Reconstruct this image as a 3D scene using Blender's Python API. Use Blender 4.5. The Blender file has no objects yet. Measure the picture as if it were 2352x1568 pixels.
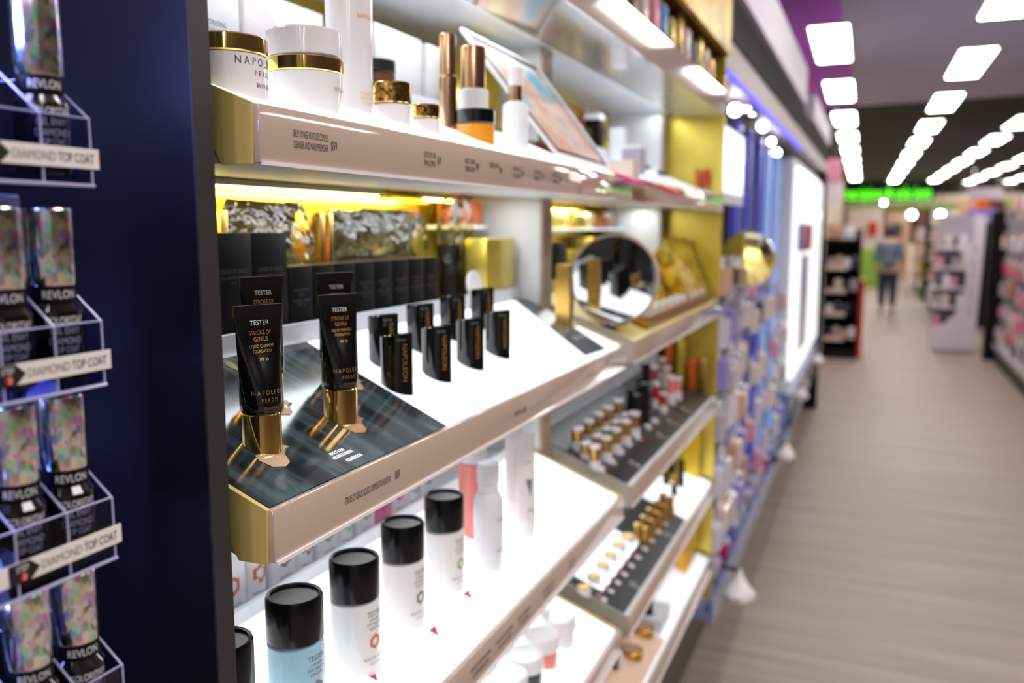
import bpy, bmesh, math, random
from mathutils import Vector, Matrix, noise
random.seed(7)
S = bpy.context.scene
COL = S.collection
PI = math.pi
# ---------------------------------------------------------------- camera
FPX, VX, VY = 2000.0, 2013.0, 522.0
CAM = Vector((0, 0, 1.58))
pitch = math.atan((784 - VY) / FPX)
yaw = math.atan((VX - 1176) / math.hypot(FPX, 784 - VY))
cd = bpy.data.cameras.new('camera')
cam = bpy.data.objects.new('camera', cd); COL.objects.link(cam)
cam.location = CAM
cam.rotation_euler = (PI / 2 - pitch, 0, yaw)
cd.sensor_width = 36; cd.lens = FPX / 2352 * 36
cd.clip_start = 0.02; cd.clip_end = 200
cd.dof.use_dof = True; cd.dof.focus_distance = 0.73; cd.dof.aperture_fstop = 3.9
S.camera = cam
# ---------------------------------------------------------------- world, exposure
w = bpy.data.worlds.new('world'); S.world = w; w.use_nodes = True
w.node_tree.nodes['Background'].inputs[0].default_value = (0.75, 0.72, 0.75, 1)
w.node_tree.nodes['Background'].inputs[1].default_value = 0.3
S.view_settings.view_transform = 'Standard'; S.view_settings.look = 'None'
S.view_settings.exposure = 0.12; S.view_settings.gamma = 1.0
try: S.view_settings.use_curve_mapping = False
except Exception: pass
S.cycles.use_denoising = True
S.cycles.max_bounces = 8; S.cycles.transparent_max_bounces = 24
S.cycles.sample_clamp_indirect = 6.0
S.cycles.caustics_reflective = False; S.cycles.caustics_refractive = False

def area(name, loc, rot, sx, sy, power, col=(1, 1, 1)):
    l = bpy.data.lights.new(name, 'AREA'); l.shape = 'RECTANGLE'; l.size = sx; l.size_y = sy
    l.energy = power; l.color = col
    o = bpy.data.objects.new(name, l); COL.objects.link(o); o.location = loc; o.rotation_euler = rot
    return o
# the ceiling panels above and behind the camera
for xr in (-0.3, 0.75, 1.85, 2.95):
    for yy in (-4.2, -1.65, 0.9, 3.45):
        area('ceiling_panel_lamp', (xr, yy, 2.98), (0, 0, 0), 0.27, 1.4, 15, (1.0, 0.95, 0.92))
# blue led washers inside the nail polish display
area('polish_led', (-0.56, 0.10, 1.95), (0, math.radians(-15), 0), 0.12, 0.4, 3.0, (0.36, 0.34, 1.0))
for zz in (1.70, 1.48, 1.37):
    area('polish_led', (-0.50, 0.30, zz), (math.radians(75), 0, math.radians(10)), 0.08, 0.04, 0.42, (0.26, 0.30, 1.0))
# lamps under the shelves of both bays
for (y0, y1) in ((0.56, 1.52), (1.66, 2.54)):
    for (xx, zz, pw) in ((-0.60, 1.905, 0.8), (-0.64, 1.633, 1.3), (-0.60, 1.305, 0.35), (-0.60, 1.02, 0.5)):
        area('shelf_lamp', (xx, (y0 + y1) / 2, zz), (0, 0, 0), 0.06, y1 - y0, pw, (0.92, 0.96, 1.0))
    area('cubby_led', (-0.752, (y0 + y1) / 2, 1.625), (0, math.radians(20), 0), 0.02, (y1 - y0) * 0.8, 1.5, (1.0, 0.84, 0.34))

# ---------------------------------------------------------------- geometry of the photograph (rays to real planes)
_cy, _sy, _cp, _sp = math.cos(yaw), math.sin(yaw), math.cos(pitch), math.sin(pitch)
FW = Vector((-_sy * _cp, _cy * _cp, -_sp)); RT = Vector((_cy, _sy, 0)); UP = RT.cross(FW)
def ray(x, y): return FW * FPX + RT * (x - 1176) - UP * (y - 784)
def at(x, y, X=None, Y=None, Z=None):
    d = ray(x, y)
    i, v = (0, X) if X is not None else (1, Y) if Y is not None else (2, Z)
    return CAM + d * ((v - CAM[i]) / d[i])
TS = 0.4                                    # slope of the tester shelves
def onslope(zf, x, y, lift=0.0):            # a point on a tester shelf's sloping top
    d = ray(x, y); k = (zf + lift - TS * 0.424 - CAM.z - TS * CAM.x) / (d.z + TS * d.x)
    return CAM + d * k
def mpp(p): return (Vector(p) - CAM).dot(FW) / FPX     # metres per pixel at p
def slz(zf, X): return zf + TS * (-0.424 - X)

# ---------------------------------------------------------------- materials
def lin(c): return tuple(((v / 255) / 12.92 if v / 255 < 0.04045 else ((v / 255 + 0.055) / 1.055) ** 2.4) for v in c)
def mat(name, c, rough=0.4, metal=0.0, emit=0.0, ecol=None, coat=0.0, spec=0.5, trans=0.0, alpha=1.0):
    m = bpy.data.materials.new(name); m.use_nodes = True
    b = m.node_tree.nodes['Principled BSDF']; I = b.inputs
    I['Base Color'].default_value = lin(c) + (1,); I['Roughness'].default_value = rough; I['Metallic'].default_value = metal
    I['Coat Weight'].default_value = coat; I['Coat Roughness'].default_value = 0.05
    I['Specular IOR Level'].default_value = spec; I['Transmission Weight'].default_value = trans; I['Alpha'].default_value = alpha
    if emit: I['Emission Color'].default_value = lin(ecol or c) + (1,); I['Emission Strength'].default_value = emit
    return m
def NT(m): return m.node_tree.nodes, m.node_tree.links, m.node_tree.nodes['Principled BSDF']
def ramp(n, stops):
    r = n.new('ShaderNodeValToRGB'); e = r.color_ramp.elements
    while len(e) < len(stops): e.new(0.5)
    for k, (p, c) in enumerate(stops): e[k].position = p; e[k].color = lin(c) + (1,)
    return r
def coords(n, l, scale=(1, 1, 1), kind='Object'):
    t = n.new('ShaderNodeTexCoord'); mp = n.new('ShaderNodeMapping'); mp.inputs['Scale'].default_value = scale
    l.new(t.outputs[kind], mp.inputs[0]); return mp.outputs[0]
def noisy(name, stops, scale, stretch=(1, 1, 1), rough=0.4, metal=0.0, bump=0.0, coat=0.0, detail=3, emit=0, kind='Object', spec=0.5):
    m = mat(name, stops[0][1], rough, metal, 0, None, coat, spec); n, l, b = NT(m)
    v = coords(n, l, stretch, kind); t = n.new('ShaderNodeTexNoise'); t.inputs['Scale'].default_value = scale; t.inputs['Detail'].default_value = detail
    l.new(v, t.inputs['Vector']); r = ramp(n, stops); l.new(t.outputs['Fac'], r.inputs[0]); l.new(r.outputs[0], b.inputs['Base Color'])
    if emit: l.new(r.outputs[0], b.inputs['Emission Color']); b.inputs['Emission Strength'].default_value = emit
    if bump:
        bp = n.new('ShaderNodeBump'); bp.inputs['Strength'].default_value = bump; bp.inputs['Distance'].default_value = 0.01
        l.new(t.outputs['Fac'], bp.inputs['Height']); l.new(bp.outputs[0], b.inputs['Normal'])
    return m
def voro(name, scale, stretch, base_sat, rough, metal, stops=None, emit=0.0):
    m = mat(name, (200, 200, 200), rough, metal); n, l, b = NT(m)
    v = coords(n, l, stretch); t = n.new('ShaderNodeTexVoronoi'); t.inputs['Scale'].default_value = scale; l.new(v, t.inputs['Vector'])
    if stops:
        r = ramp(n, stops); r.color_ramp.interpolation = 'CONSTANT'; sp = n.new('ShaderNodeSeparateColor'); l.new(t.outputs['Color'], sp.inputs[0]); l.new(sp.outputs[0], r.inputs[0]); out = r.outputs[0]
    else:
        hs = n.new('ShaderNodeHueSaturation'); hs.inputs['Saturation'].default_value = base_sat; hs.inputs['Value'].default_value = 1.35; l.new(t.outputs['Color'], hs.inputs['Color']); out = hs.outputs[0]
    l.new(out, b.inputs['Base Color'])
    if emit: l.new(out, b.inputs['Emission Color']); b.inputs['Emission Strength'].default_value = emit
    return m
def clear(name, tint=(255, 255, 255), gloss=0.25, rough=0.03, bump=0.0, bscale=60):
    m = bpy.data.materials.new(name); m.use_nodes = True; n, l = m.node_tree.nodes, m.node_tree.links; n.clear()
    o = n.new('ShaderNodeOutputMaterial'); mx = n.new('ShaderNodeMixShader'); tr = n.new('ShaderNodeBsdfTransparent'); gl = n.new('ShaderNodeBsdfGlossy')
    tr.inputs[0].default_value = lin(tint) + (1,); gl.inputs['Roughness'].default_value = rough
    fr = n.new('ShaderNodeLayerWeight'); fr.inputs['Blend'].default_value = gloss
    l.new(fr.outputs['Fresnel'], mx.inputs[0]); l.new(tr.outputs[0], mx.inputs[1]); l.new(gl.outputs[0], mx.inputs[2]); l.new(mx.outputs[0], o.inputs[0])
    if bump:
        t = n.new('ShaderNodeTexNoise'); t.inputs['Scale'].default_value = bscale; v = coords(n, l); l.new(v, t.inputs['Vector'])
        bp = n.new('ShaderNodeBump'); bp.inputs['Strength'].default_value = bump; bp.inputs['Distance'].default_value = 0.02
        l.new(t.outputs['Fac'], bp.inputs['Height']); l.new(bp.outputs[0], gl.inputs['Normal']); l.new(bp.outputs[0], fr.inputs['Normal'])
    return m
M = dict(
    navy=mat('navy_gloss', (11, 11, 20), 0.38, coat=0.15),
    edge=mat('dark_edge', (44, 41, 41), 0.45),
    beige=mat('beige_rail', (190, 168, 152), 0.06, coat=0.5),
    olive=mat('beige_end_cap', (206, 186, 112), 0.5),
    greyside=mat('grey_end_cap', (180, 174, 164), 0.35),
    white=mat('white_board', (226, 230, 236), 0.35),
    post=mat('white_post', (216, 218, 218), 0.4), postfront=mat('beige_post_front', (176, 156, 140), 0.35),
    under=mat('glossy_underside', (176, 170, 164), 0.12, coat=0.4),
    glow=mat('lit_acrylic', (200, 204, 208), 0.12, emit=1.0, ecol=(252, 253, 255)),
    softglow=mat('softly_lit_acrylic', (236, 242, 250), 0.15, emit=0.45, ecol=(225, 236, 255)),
    goldwall=mat('gold_mirror_board', (232, 204, 72), 0.18, 0.8),
    goldpanel=noisy('gold_board', [(0.3, (216, 192, 62)), (0.7, (230, 208, 96))], 3, rough=0.25, metal=0.55),
    gold=mat('polished_gold', (240, 200, 118), 0.07, 1.0), goldsat=mat('satin_gold', (214, 172, 90), 0.25, 1.0),
    goldpink=mat('rose_gold', (236, 192, 150), 0.1, 1.0),
    chrome=mat('chrome', (225, 226, 230), 0.08, 1.0), silver=mat('silver_cap', (205, 205, 212), 0.2, 1.0),
    black=mat('black_gloss', (6, 6, 7), 0.12, coat=0.6), blackmat=mat('black_carton', (9, 9, 10), 0.45, spec=0.2), blacksat=mat('black_satin', (14, 14, 16), 0.3),
    capblack=mat('black_screw_cap', (9, 11, 14), 0.2, spec=0.35),
    carton=mat('white_carton', (232, 232, 236), 0.35), pearl=mat('pearl_plastic', (238, 232, 234), 0.12, coat=0.6),
    grey=mat('mid_grey', (120, 120, 124), 0.4), greydark=mat('dark_grey', (54, 54, 58), 0.4),
    slate=mat('slate_card', (64, 74, 80), 0.25), darktray=mat('dark_tray', (40, 46, 50), 0.3),
    ink=mat('dark_ink', (46, 42, 44), 0.5), inkgrey=mat('grey_ink', (130, 126, 128), 0.5), inkwhite=mat('white_ink', (225, 225, 228), 0.4),
    inkgold=mat('gold_ink', (206, 158, 96), 0.25, 0.6), inkdim=mat('dim_grey_ink', (88, 86, 88), 0.4), inklit=mat('backlit_white_ink', (255, 255, 255), 0.4, emit=1.2),
    inkblack=mat('black_ink', (16, 15, 18), 0.5), inkorange=mat('orange_ink', (222, 112, 70), 0.4), inkgreen=mat('green_ink', (130, 190, 110), 0.4), inkbrown=mat('brown_ink', (150, 128, 104), 0.4), inkred=mat('red_ink', (205, 40, 40), 0.4), inkpink=mat('pink_ink', (226, 60, 140), 0.4), inkpale=mat('pale_orange_ink', (222, 160, 100), 0.4),
    label=mat('cream_label', (232, 224, 220), 0.4), coral=mat('coral_liquid', (244, 140, 130), 0.15, coat=0.4),
    bluebottle=mat('pale_blue_bottle', (168, 214, 236), 0.12, coat=0.5),
    whitebottle=mat('white_bottle', (240, 238, 238), 0.16, coat=0.5), frost=mat('frosted_white', (232, 234, 238), 0.3, coat=0.3),
    skin1=mat('foundation_smear', (236, 200, 160), 0.15, coat=0.5), skin2=mat('tan_foundation_smear', (222, 168, 122), 0.15, coat=0.5),
    acrylic=clear('clear_acrylic', (235, 236, 250), 0.18), acredge=mat('acrylic_edge_glint', (196, 196, 236), 0.15, coat=0.5, alpha=0.75),  # acredge: light caught by the edges, painted as a paler violet
    wrap=clear('clear_plastic_wrap', (246, 248, 236), 0.38, 0.2, 0.6, 38),
    mirror=mat('mirror_glass', (236, 238, 240), 0.01, 1.0),
    holo=voro('holographic_foil', 330, (1, 1, 0.6), 0.6, 0.17, 1.0),
    orange=mat('orange_plastic', (238, 152, 40), 0.2, coat=0.4), orangedk=mat('dark_orange', (206, 96, 26), 0.3), red=mat('red_plastic', (196, 30, 34), 0.3), pink=mat('pink_plastic', (224, 120, 160), 0.3), magenta=mat('magenta_plastic', (214, 50, 130), 0.3), blue=mat('blue_plastic', (40, 130, 200), 0.3), peach=mat('peach_powder', (240, 206, 176), 0.4), tan=mat('tan_leather', (196, 160, 120), 0.4), brown=mat('brown_plastic', (92, 54, 28), 0.3),
    hotlight=mat('lit_diffuser', (255, 253, 250), 0.4, emit=15.0, ecol=(255, 247, 240)), led=mat('warm_led', (255, 240, 170), 0.4, emit=9.0, ecol=(255, 234, 130)), ledwhite=mat('white_led', (255, 255, 255), 0.4, emit=6.0, ecol=(240, 248, 255)),
    blueled=mat('blue_led', (110, 100, 255), 0.4, emit=1.1, ecol=(96, 84, 245)), bluebar=mat('blue_bar', (72, 80, 190), 0.3, emit=0.22, ecol=(80, 92, 235)), palebar=mat('pale_blue_bar', (140, 170, 240), 0.3, emit=0.55, ecol=(140, 180, 255)),
    plinth=mat('brown_plinth', (92, 82, 76), 0.4), lav=mat('lavender_panel', (222, 214, 228), 0.4), header=mat('taupe_header', (176, 168, 164), 0.4), steel=mat('blue_grey_rail', (132, 146, 180), 0.25, coat=0.3),
    ceil=mat('grey_ceiling', (180, 180, 204), 0.7), ceilblack=mat('black_ceiling', (22, 20, 18), 0.8), purple=mat('purple_spill_ceiling', (196, 92, 236), 0.7),  # purple: coloured light spill painted into the ceiling's base colour
    greenlit=mat('green_neon', (90, 240, 30), 0.4, emit=2.2, ecol=(92, 255, 24)), greenpaint=mat('green_paint', (138, 180, 60), 0.5), cream=mat('cream_wall', (214, 200, 178), 0.6), wallgrey=mat('warm_grey_wall', (186, 172, 156), 0.6),
    pack=mat('clear_pack', (206, 204, 222), 0.15, coat=0.6), packdark=mat('dark_pack', (60, 54, 72), 0.2, coat=0.5), packpink=mat('pink_pack', (216, 140, 170), 0.25, coat=0.4), packgrey=mat('grey_pack', (170, 160, 172), 0.3, coat=0.4), packrose=mat('rose_pack', (170, 70, 100), 0.25, coat=0.4), packcream=mat('cream_pack', (222, 206, 196), 0.3, coat=0.4), packtan=mat('tan_pack', (200, 160, 130), 0.3, coat=0.4), packviolet=mat('violet_pack', (140, 130, 200), 0.25, coat=0.4),
    skin=mat('skin', (206, 160, 134), 0.5), shirt=noisy('blue_grey_knit', [(0.3, (88, 104, 128)), (0.7, (112, 126, 150))], 40, rough=0.8), jeans=noisy('dark_denim', [(0.3, (30, 38, 66)), (0.7, (44, 54, 88))], 60, rough=0.8), hair=mat('dark_hair', (28, 22, 22), 0.5), paper=mat('white_tissue', (236, 228, 230), 0.6),
)
def photo_card():    # the dark photographic card under the foundation tubes
    m = mat('dark_photo_card', (34, 44, 48), 0.14, coat=0.15); n, l, b = NT(m)
    v = coords(n, l, (1, 1, 1)); mp = n.new('ShaderNodeMapping'); mp.inputs['Rotation'].default_value = (0, 0, 0.62); mp.inputs['Scale'].default_value = (3.2, 14, 1); l.new(v, mp.inputs[0])
    t = n.new('ShaderNodeTexNoise'); t.inputs['Scale'].default_value = 2.2; t.inputs['Detail'].default_value = 5; l.new(mp.outputs[0], t.inputs['Vector'])
    r = ramp(n, [(0.36, (14, 20, 24)), (0.47, (34, 46, 52)), (0.58, (74, 90, 96)), (0.66, (40, 44, 44)), (0.76, (196, 178, 120))]); l.new(t.outputs['Fac'], r.inputs[0]); l.new(r.outputs[0], b.inputs['Base Color'])
    return m
M['photocard'] = photo_card()
M['softphoto'] = noisy('pastel_photo', [(0.32, (120, 190, 220)), (0.42, (238, 214, 196)), (0.55, (226, 176, 152)), (0.66, (240, 226, 150)), (0.75, (250, 250, 246))], 7, (1, 1, 1), 0.5)
M['facephoto'] = noisy('purple_face_photo', [(0.35, (70, 60, 150)), (0.5, (214, 150, 130)), (0.65, (236, 210, 190))], 9, rough=0.2, coat=0.5)
M['goldfoil'] = noisy('gold_patterned_foil', [(0.35, (176, 136, 24)), (0.5, (222, 192, 44)), (0.62, (246, 186, 44)), (0.74, (226, 116, 20))], 7, rough=0.3, metal=0.35)
M['floor'] = noisy('grey_wood_plank', [(0.3, (144, 130, 119)), (0.55, (158, 144, 134)), (0.75, (168, 156, 147))], 2.2, (0.5, 7, 1), 0.5, coat=0.0, detail=6, spec=0.3)
M['blackbag'] = noisy('black_crinkled_bag', [(0.4, (10, 12, 10)), (0.7, (30, 34, 28))], 50, rough=0.3, bump=0.6)
M['bristle'] = noisy('dark_brush_bundle', [(0.4, (26, 22, 24)), (0.7, (66, 58, 60))], 60, (1, 1, 0.1), rough=0.5)
M['goldweave'] = voro('gold_scale_board', 36, (1, 1, 1.6), 1, 0.2, 0.85, [(0, (196, 160, 44)), (0.4, (226, 198, 72)), (0.7, (246, 228, 124))])
M['goldknurl'] = voro('knurled_gold', 260, (1, 1, 1), 1, 0.12, 1.0, [(0, (200, 156, 80)), (0.4, (236, 200, 120)), (0.75, (120, 84, 30))])

# ---------------------------------------------------------------- mesh builder
class MB:
    def __init__(s): s.b = bmesh.new()
    def box(s, x0, x1, y0, y1, z0, z1, mtx=None):
        v = [s.b.verts.new((x, y, z)) for x in (x0, x1) for y in (y0, y1) for z in (z0, z1)]
        for f in ((0, 1, 3, 2), (4, 6, 7, 5), (0, 4, 5, 1), (2, 3, 7, 6), (0, 2, 6, 4), (1, 5, 7, 3)): s.b.faces.new([v[i] for i in f])
        if mtx is not None:
            for q in v: q.co = mtx @ q.co
        return s
    def bevel(s, wd, seg=2):
        bmesh.ops.bevel(s.b, geom=[e for e in s.b.edges], offset=wd, segments=seg, affect='EDGES', profile=0.5, clamp_overlap=True); return s
    def prism(s, poly, ax, a, b):       # ax: the axis extruded; poly in the two others
        def P(u, v, t): return (t, u, v) if ax == 'x' else (u, t, v) if ax == 'y' else (u, v, t)
        A = [s.b.verts.new(P(u, v, a)) for u, v in poly]; B = [s.b.verts.new(P(u, v, b)) for u, v in poly]; n = len(poly)
        s.b.faces.new(A); s.b.faces.new(B[::-1])
        for i in range(n): s.b.faces.new((A[i], B[i], B[(i + 1) % n], A[(i + 1) % n]))
        return s
    def rings(s, rs, cap0=True, cap1=True):
        R = [[s.b.verts.new(p) for p in r] for r in rs]; n = len(R[0])
        for a, b in zip(R, R[1:]):
            for i in range(n): s.b.faces.new((a[i], a[(i + 1) % n], b[(i + 1) % n], b[i]))
        if cap0: s.b.faces.new(R[0][::-1])
        if cap1: s.b.faces.new(R[-1])
        return s
    def lathe(s, prof, n=32, c=(0, 0, 0), sl=0.0, z_cut=0.0045, shape=None, cap0=True, cap1=True):
        rs = []
        for r, z in prof:
            ring = []
            for i in range(n):
                a = 2 * PI * i / n; k = shape(a) if shape else 1.0
                x, y = r * k * math.cos(a), r * k * math.sin(a)
                ring.append((c[0] + x, c[1] + y, c[2] + z - (sl * x if z <= z_cut else 0)))
            rs.append(ring)
        return s.rings(rs, cap0, cap1)
    def tube(s, pts, r, n=8):
        pts = [Vector(p) for p in pts]; rs = []
        for i, p in enumerate(pts):
            d = (pts[min(i + 1, len(pts) - 1)] - pts[max(i - 1, 0)]).normalized()
            u = d.cross(Vector((0, 0, 1)) if abs(d.z) < 0.9 else Vector((1, 0, 0))).normalized(); v = d.cross(u)
            rs.append([tuple(p + u * r * math.cos(2 * PI * k / n) + v * r * math.sin(2 * PI * k / n)) for k in range(n)])
        return s.rings(rs)
    def poly(s, pts, thick=None, nrm=None):     # a flat polygon, given a thickness along its normal
        P = [Vector(p) for p in pts]
        if nrm is None: nrm = (P[1] - P[0]).cross(P[2] - P[0]).normalized()
        nrm = Vector(nrm); T = thick or 0.0008
        A = [s.b.verts.new(p) for p in P]; B = [s.b.verts.new(p - nrm * T) for p in P]; n = len(P)
        s.b.faces.new(A); s.b.faces.new(B[::-1])
        for i in range(n): s.b.faces.new((A[i], B[i], B[(i + 1) % n], A[(i + 1) % n]))
        return s
    def ball(s, c, r, sc=(1, 1, 1), u=16, v=10):
        m = Matrix.Translation(c) @ Matrix.Diagonal((r * sc[0], r * sc[1], r * sc[2], 1))
        bmesh.ops.create_uvsphere(s.b, u_segments=u, v_segments=v, radius=1, matrix=m); return s
    def xf(s, m):
        bmesh.ops.transform(s.b, matrix=m, verts=s.b.verts); return s
def wloc(o):
    v = Vector((0, 0, 0))
    while o: v += Vector(o.location); o = o.parent
    return v
def build(name, mb, m, parent=None, world=True, smooth=24, fix=True):
    me = bpy.data.meshes.new(name)
    if fix: bmesh.ops.recalc_face_normals(mb.b, faces=mb.b.faces)
    if parent is not None and world:
        bmesh.ops.translate(mb.b, verts=mb.b.verts, vec=-wloc(parent))
    mb.b.to_mesh(me); mb.b.free()
    me.materials.append(M[m] if isinstance(m, str) else m)
    if smooth: me.shade_smooth(); me.set_sharp_from_angle(angle=math.radians(smooth))
    o = bpy.data.objects.new(name, me); COL.objects.link(o)
    if parent is not None: o.parent = parent
    return o
def tag(o, label, cat, group=None, kind=None):
    if label: o['label'] = label
    if cat: o['category'] = cat
    if group: o['group'] = group
    if kind: o['kind'] = kind
    return o
def thing(name, loc, label, cat, group=None, rz=0):
    o = bpy.data.objects.new(name, None); COL.objects.link(o); o.location = loc; o.rotation_euler = (0, 0, rz); o.empty_display_size = 0.02
    return tag(o, label, cat, group)
def dup(root, loc, label, group=None, rz=None):
    r = root.copy(); COL.objects.link(r); r.location = loc; r['label'] = label
    if group: r['group'] = group
    if rz is not None: r.rotation_euler = (0, 0, rz)
    for ch in list(root.children):
        c = ch.copy(); COL.objects.link(c); c.parent = r
        for g in ch.children:
            d = g.copy(); COL.objects.link(d); d.parent = c
    return r
ORD = ['first', 'second', 'third', 'fourth', 'fifth', 'sixth', 'seventh', 'eighth', 'ninth', 'tenth', 'eleventh', 'twelfth', 'thirteenth', 'fourteenth', 'fifteenth', 'sixteenth']

# lettering: flat text turned into mesh and laid on a plane or round a cylinder
_tc = {}
def text_geo(st):
    if st not in _tc:
        cu = bpy.data.curves.new('lettering', 'FONT'); cu.body = st; cu.size = 1.0; cu.align_x = 'LEFT'; cu.resolution_u = 3
        o = bpy.data.objects.new('lettering', cu); me = o.to_mesh()
        vs = [v.co.copy() for v in me.vertices]; fs = [tuple(p.vertices) for p in me.polygons]
        x0, x1 = min(v.x for v in vs), max(v.x for v in vs); o.to_mesh_clear(); bpy.data.objects.remove(o); bpy.data.curves.remove(cu)
        _tc[st] = (vs, fs, x0, x1)
    return _tc[st]
def letters(lines, m, parent, place, name='lettering', world=True):
    """lines: (text, height, width, cx, cy); place(u, v) gives the point for paper coordinates"""
    pr = [q for q in lines if q[0].startswith('$')]
    if pr and len(pr) < len(lines):
        letters(pr, m, parent, place, 'price_lettering', world); lines = [q for q in lines if q not in pr]
    mb = MB()
    for st, h, wd, cx, cy in lines:
        vs, fs, x0, x1 = text_geo(st); k = wd / (x1 - x0)
        V = [mb.b.verts.new(place(cx + (v.x - (x0 + x1) / 2) * k, cy + (v.y - 0.35) * h / 0.7)) for v in vs]
        for f in fs:
            try: mb.b.faces.new([V[i] for i in f])
            except Exception: pass
    return build(name, mb, m, parent, world, smooth=0, fix=False)
def on_plane(o, u, v):
    o, u, v = Vector(o), Vector(u).normalized(), Vector(v).normalized(); return lambda a, b: o + u * a + v * b
def on_cyl(r, phi, z0=0.0, c=(0, 0)):
    return lambda a, b: (c[0] + r * math.cos(phi + a / r), c[1] + r * math.sin(phi + a / r), z0 + b)
def text_bars(rows, m, parent, place, name='lettering', world=True): return letters(rows, m, parent, place, name, world)
# ================================================================ the room
def struct(name, mb, m, label=None): return tag(build(name, mb, m), label, None, None, 'structure')
struct('floor', MB().box(-3, 14, -6, 33, -0.05, 0), 'floor')
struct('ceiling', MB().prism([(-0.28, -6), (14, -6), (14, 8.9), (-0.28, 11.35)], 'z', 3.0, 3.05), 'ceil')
struct('ceiling_purple_spill', MB().prism([(-3, -6), (-0.28, -6), (-0.28, 11.35), (-3, 12.0)], 'z', 3.0, 3.05), 'purple')  # purple light spill carried by this strip's colour
struct('ceiling_black', MB().prism([(-3, 12.0), (14, 8.9), (14, 33), (-3, 33)], 'z', 3.0, 3.05), 'ceilblack')
struct('wall_left', MB().box(-1.1, -1.0, -6, 33, 0, 3.0), 'wallgrey')
struct('wall_back', MB().box(-3, 14, 32.4, 32.6, 0, 3.0), 'cream')
struct('wall_right', MB().box(9.5, 9.6, -6, 33, 0, 3.0), 'wallgrey')
struct('trim_1', MB().box(-1.0, 9.5, 30.9, 32.4, 2.30, 2.62), 'cream')       # bulkhead over the dispensary
struct('trim_2', MB().box(-1.0, 9.5, 30.86, 30.9, 2.20, 2.32), 'greenpaint')
struct('trim_3', MB().box(-1.0, 9.5, 31.4, 31.5, 2.62, 3.0), 'ceilblack')

# ceiling light panels: five rows down the store
ROWN = ['over the left-hand shelves', 'over the aisle', 'right of the aisle', 'far right of the aisle', 'at the right edge']
def ceiling_light(x, y, label):
    t = thing('ceiling_light', (x, y, 2.985), label, 'ceiling light', 'ceiling light panels')
    sh = -0.0125 * 1.4
    build('diffuser', MB().prism([(0, 0), (0.26, 0), (0.26 + sh, 1.4), (sh, 1.4)], 'z', -0.004, 0.0), 'hotlight', t, False)
    build('frame', MB().prism([(-0.015, -0.015), (0.275, -0.015), (0.275 + sh, 1.415), (sh - 0.015, 1.415)], 'z', 0.0, 0.014), 'white', t, False)
rows = [(-0.512, 6.75, 9, 2.52), (0.575, 5.5, 10, 2.55), (1.70, 10.5, 8, 2.58), (2.80, 17.5, 6, 2.6), (3.92, 22.8, 4, 2.6)]
for r, (x0, y0, n, st) in enumerate(rows):
    for k in range(n):
        y = y0 + st * k
        ceiling_light(x0 - 0.0125 * (y - 6.7), y, 'white ceiling light panel, %s from the front in the row %s' % (ORD[k], ROWN[r]))

# ================================================================ shelving bays
YB = [0.525, 1.56, 1.62, 2.62]              # bay one from..to, bay two from..to
ZS = dict(a=1.668, b=1.362, c=1.074, d=0.805, e=0.565)
struct('wall_bay', MB().box(-0.80, -0.785, 0.5, 2.66, 0.0, 2.6), 'goldwall')
for k, y0 in enumerate((1.5645, 2.5545)):
    t = thing('upright_post', (-0.6, y0 + 0.033, 0.42), ('white upright post between the two shelving bays', 'white upright post beside the gold side panel')[k], 'post')
    y1 = y0 + (0.052 if k == 0 else 0.066)
    build('post', MB().box(-0.75, -0.635, y0, y1, 0.42, 2.07), 'post', t); build('post_side', MB().box(-0.635, -0.592, y0, y1, 0.42, 2.07), 'post', t)
    build('post_front', MB().box(-0.592, -0.586, y0, y1, 0.42, 2.07), 'postfront', t)
tag(build('side_panel', MB().box(-0.78, -0.424, 2.632, 2.65, 0.43, 2.07), 'goldpanel'), 'gold mirror side panel closing the second bay', 'panel')
t = thing('canopy', (-0.6, 1.6, 2.075), 'gold canopy with patterned foil front over the shelves', 'canopy')
build('soffit', MB().box(-0.78, -0.431, 0.525, 2.65, 2.075, 2.10), 'brown', t)
build('canopy_fascia', MB().box(-0.43, -0.415, 0.525, 2.655, 2.075, 2.6), 'goldfoil', t)
struct('baseboard_left', MB().box(-0.785, -0.556, 0.525, 2.66, 0, 0.42), 'plinth')

t = thing('divider_panel', (-0.6, 0.49, 0), 'tall glossy navy divider panel beside the nail polish display', 'panel')
build('board', MB().box(-0.99, -0.438, 0.4815, 0.50, 0, 2.6), 'navy', t)
build('edge_strip', MB().box(-0.438, -0.436, 0.481, 0.50, 0, 2.6), 'edge', t)

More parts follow.
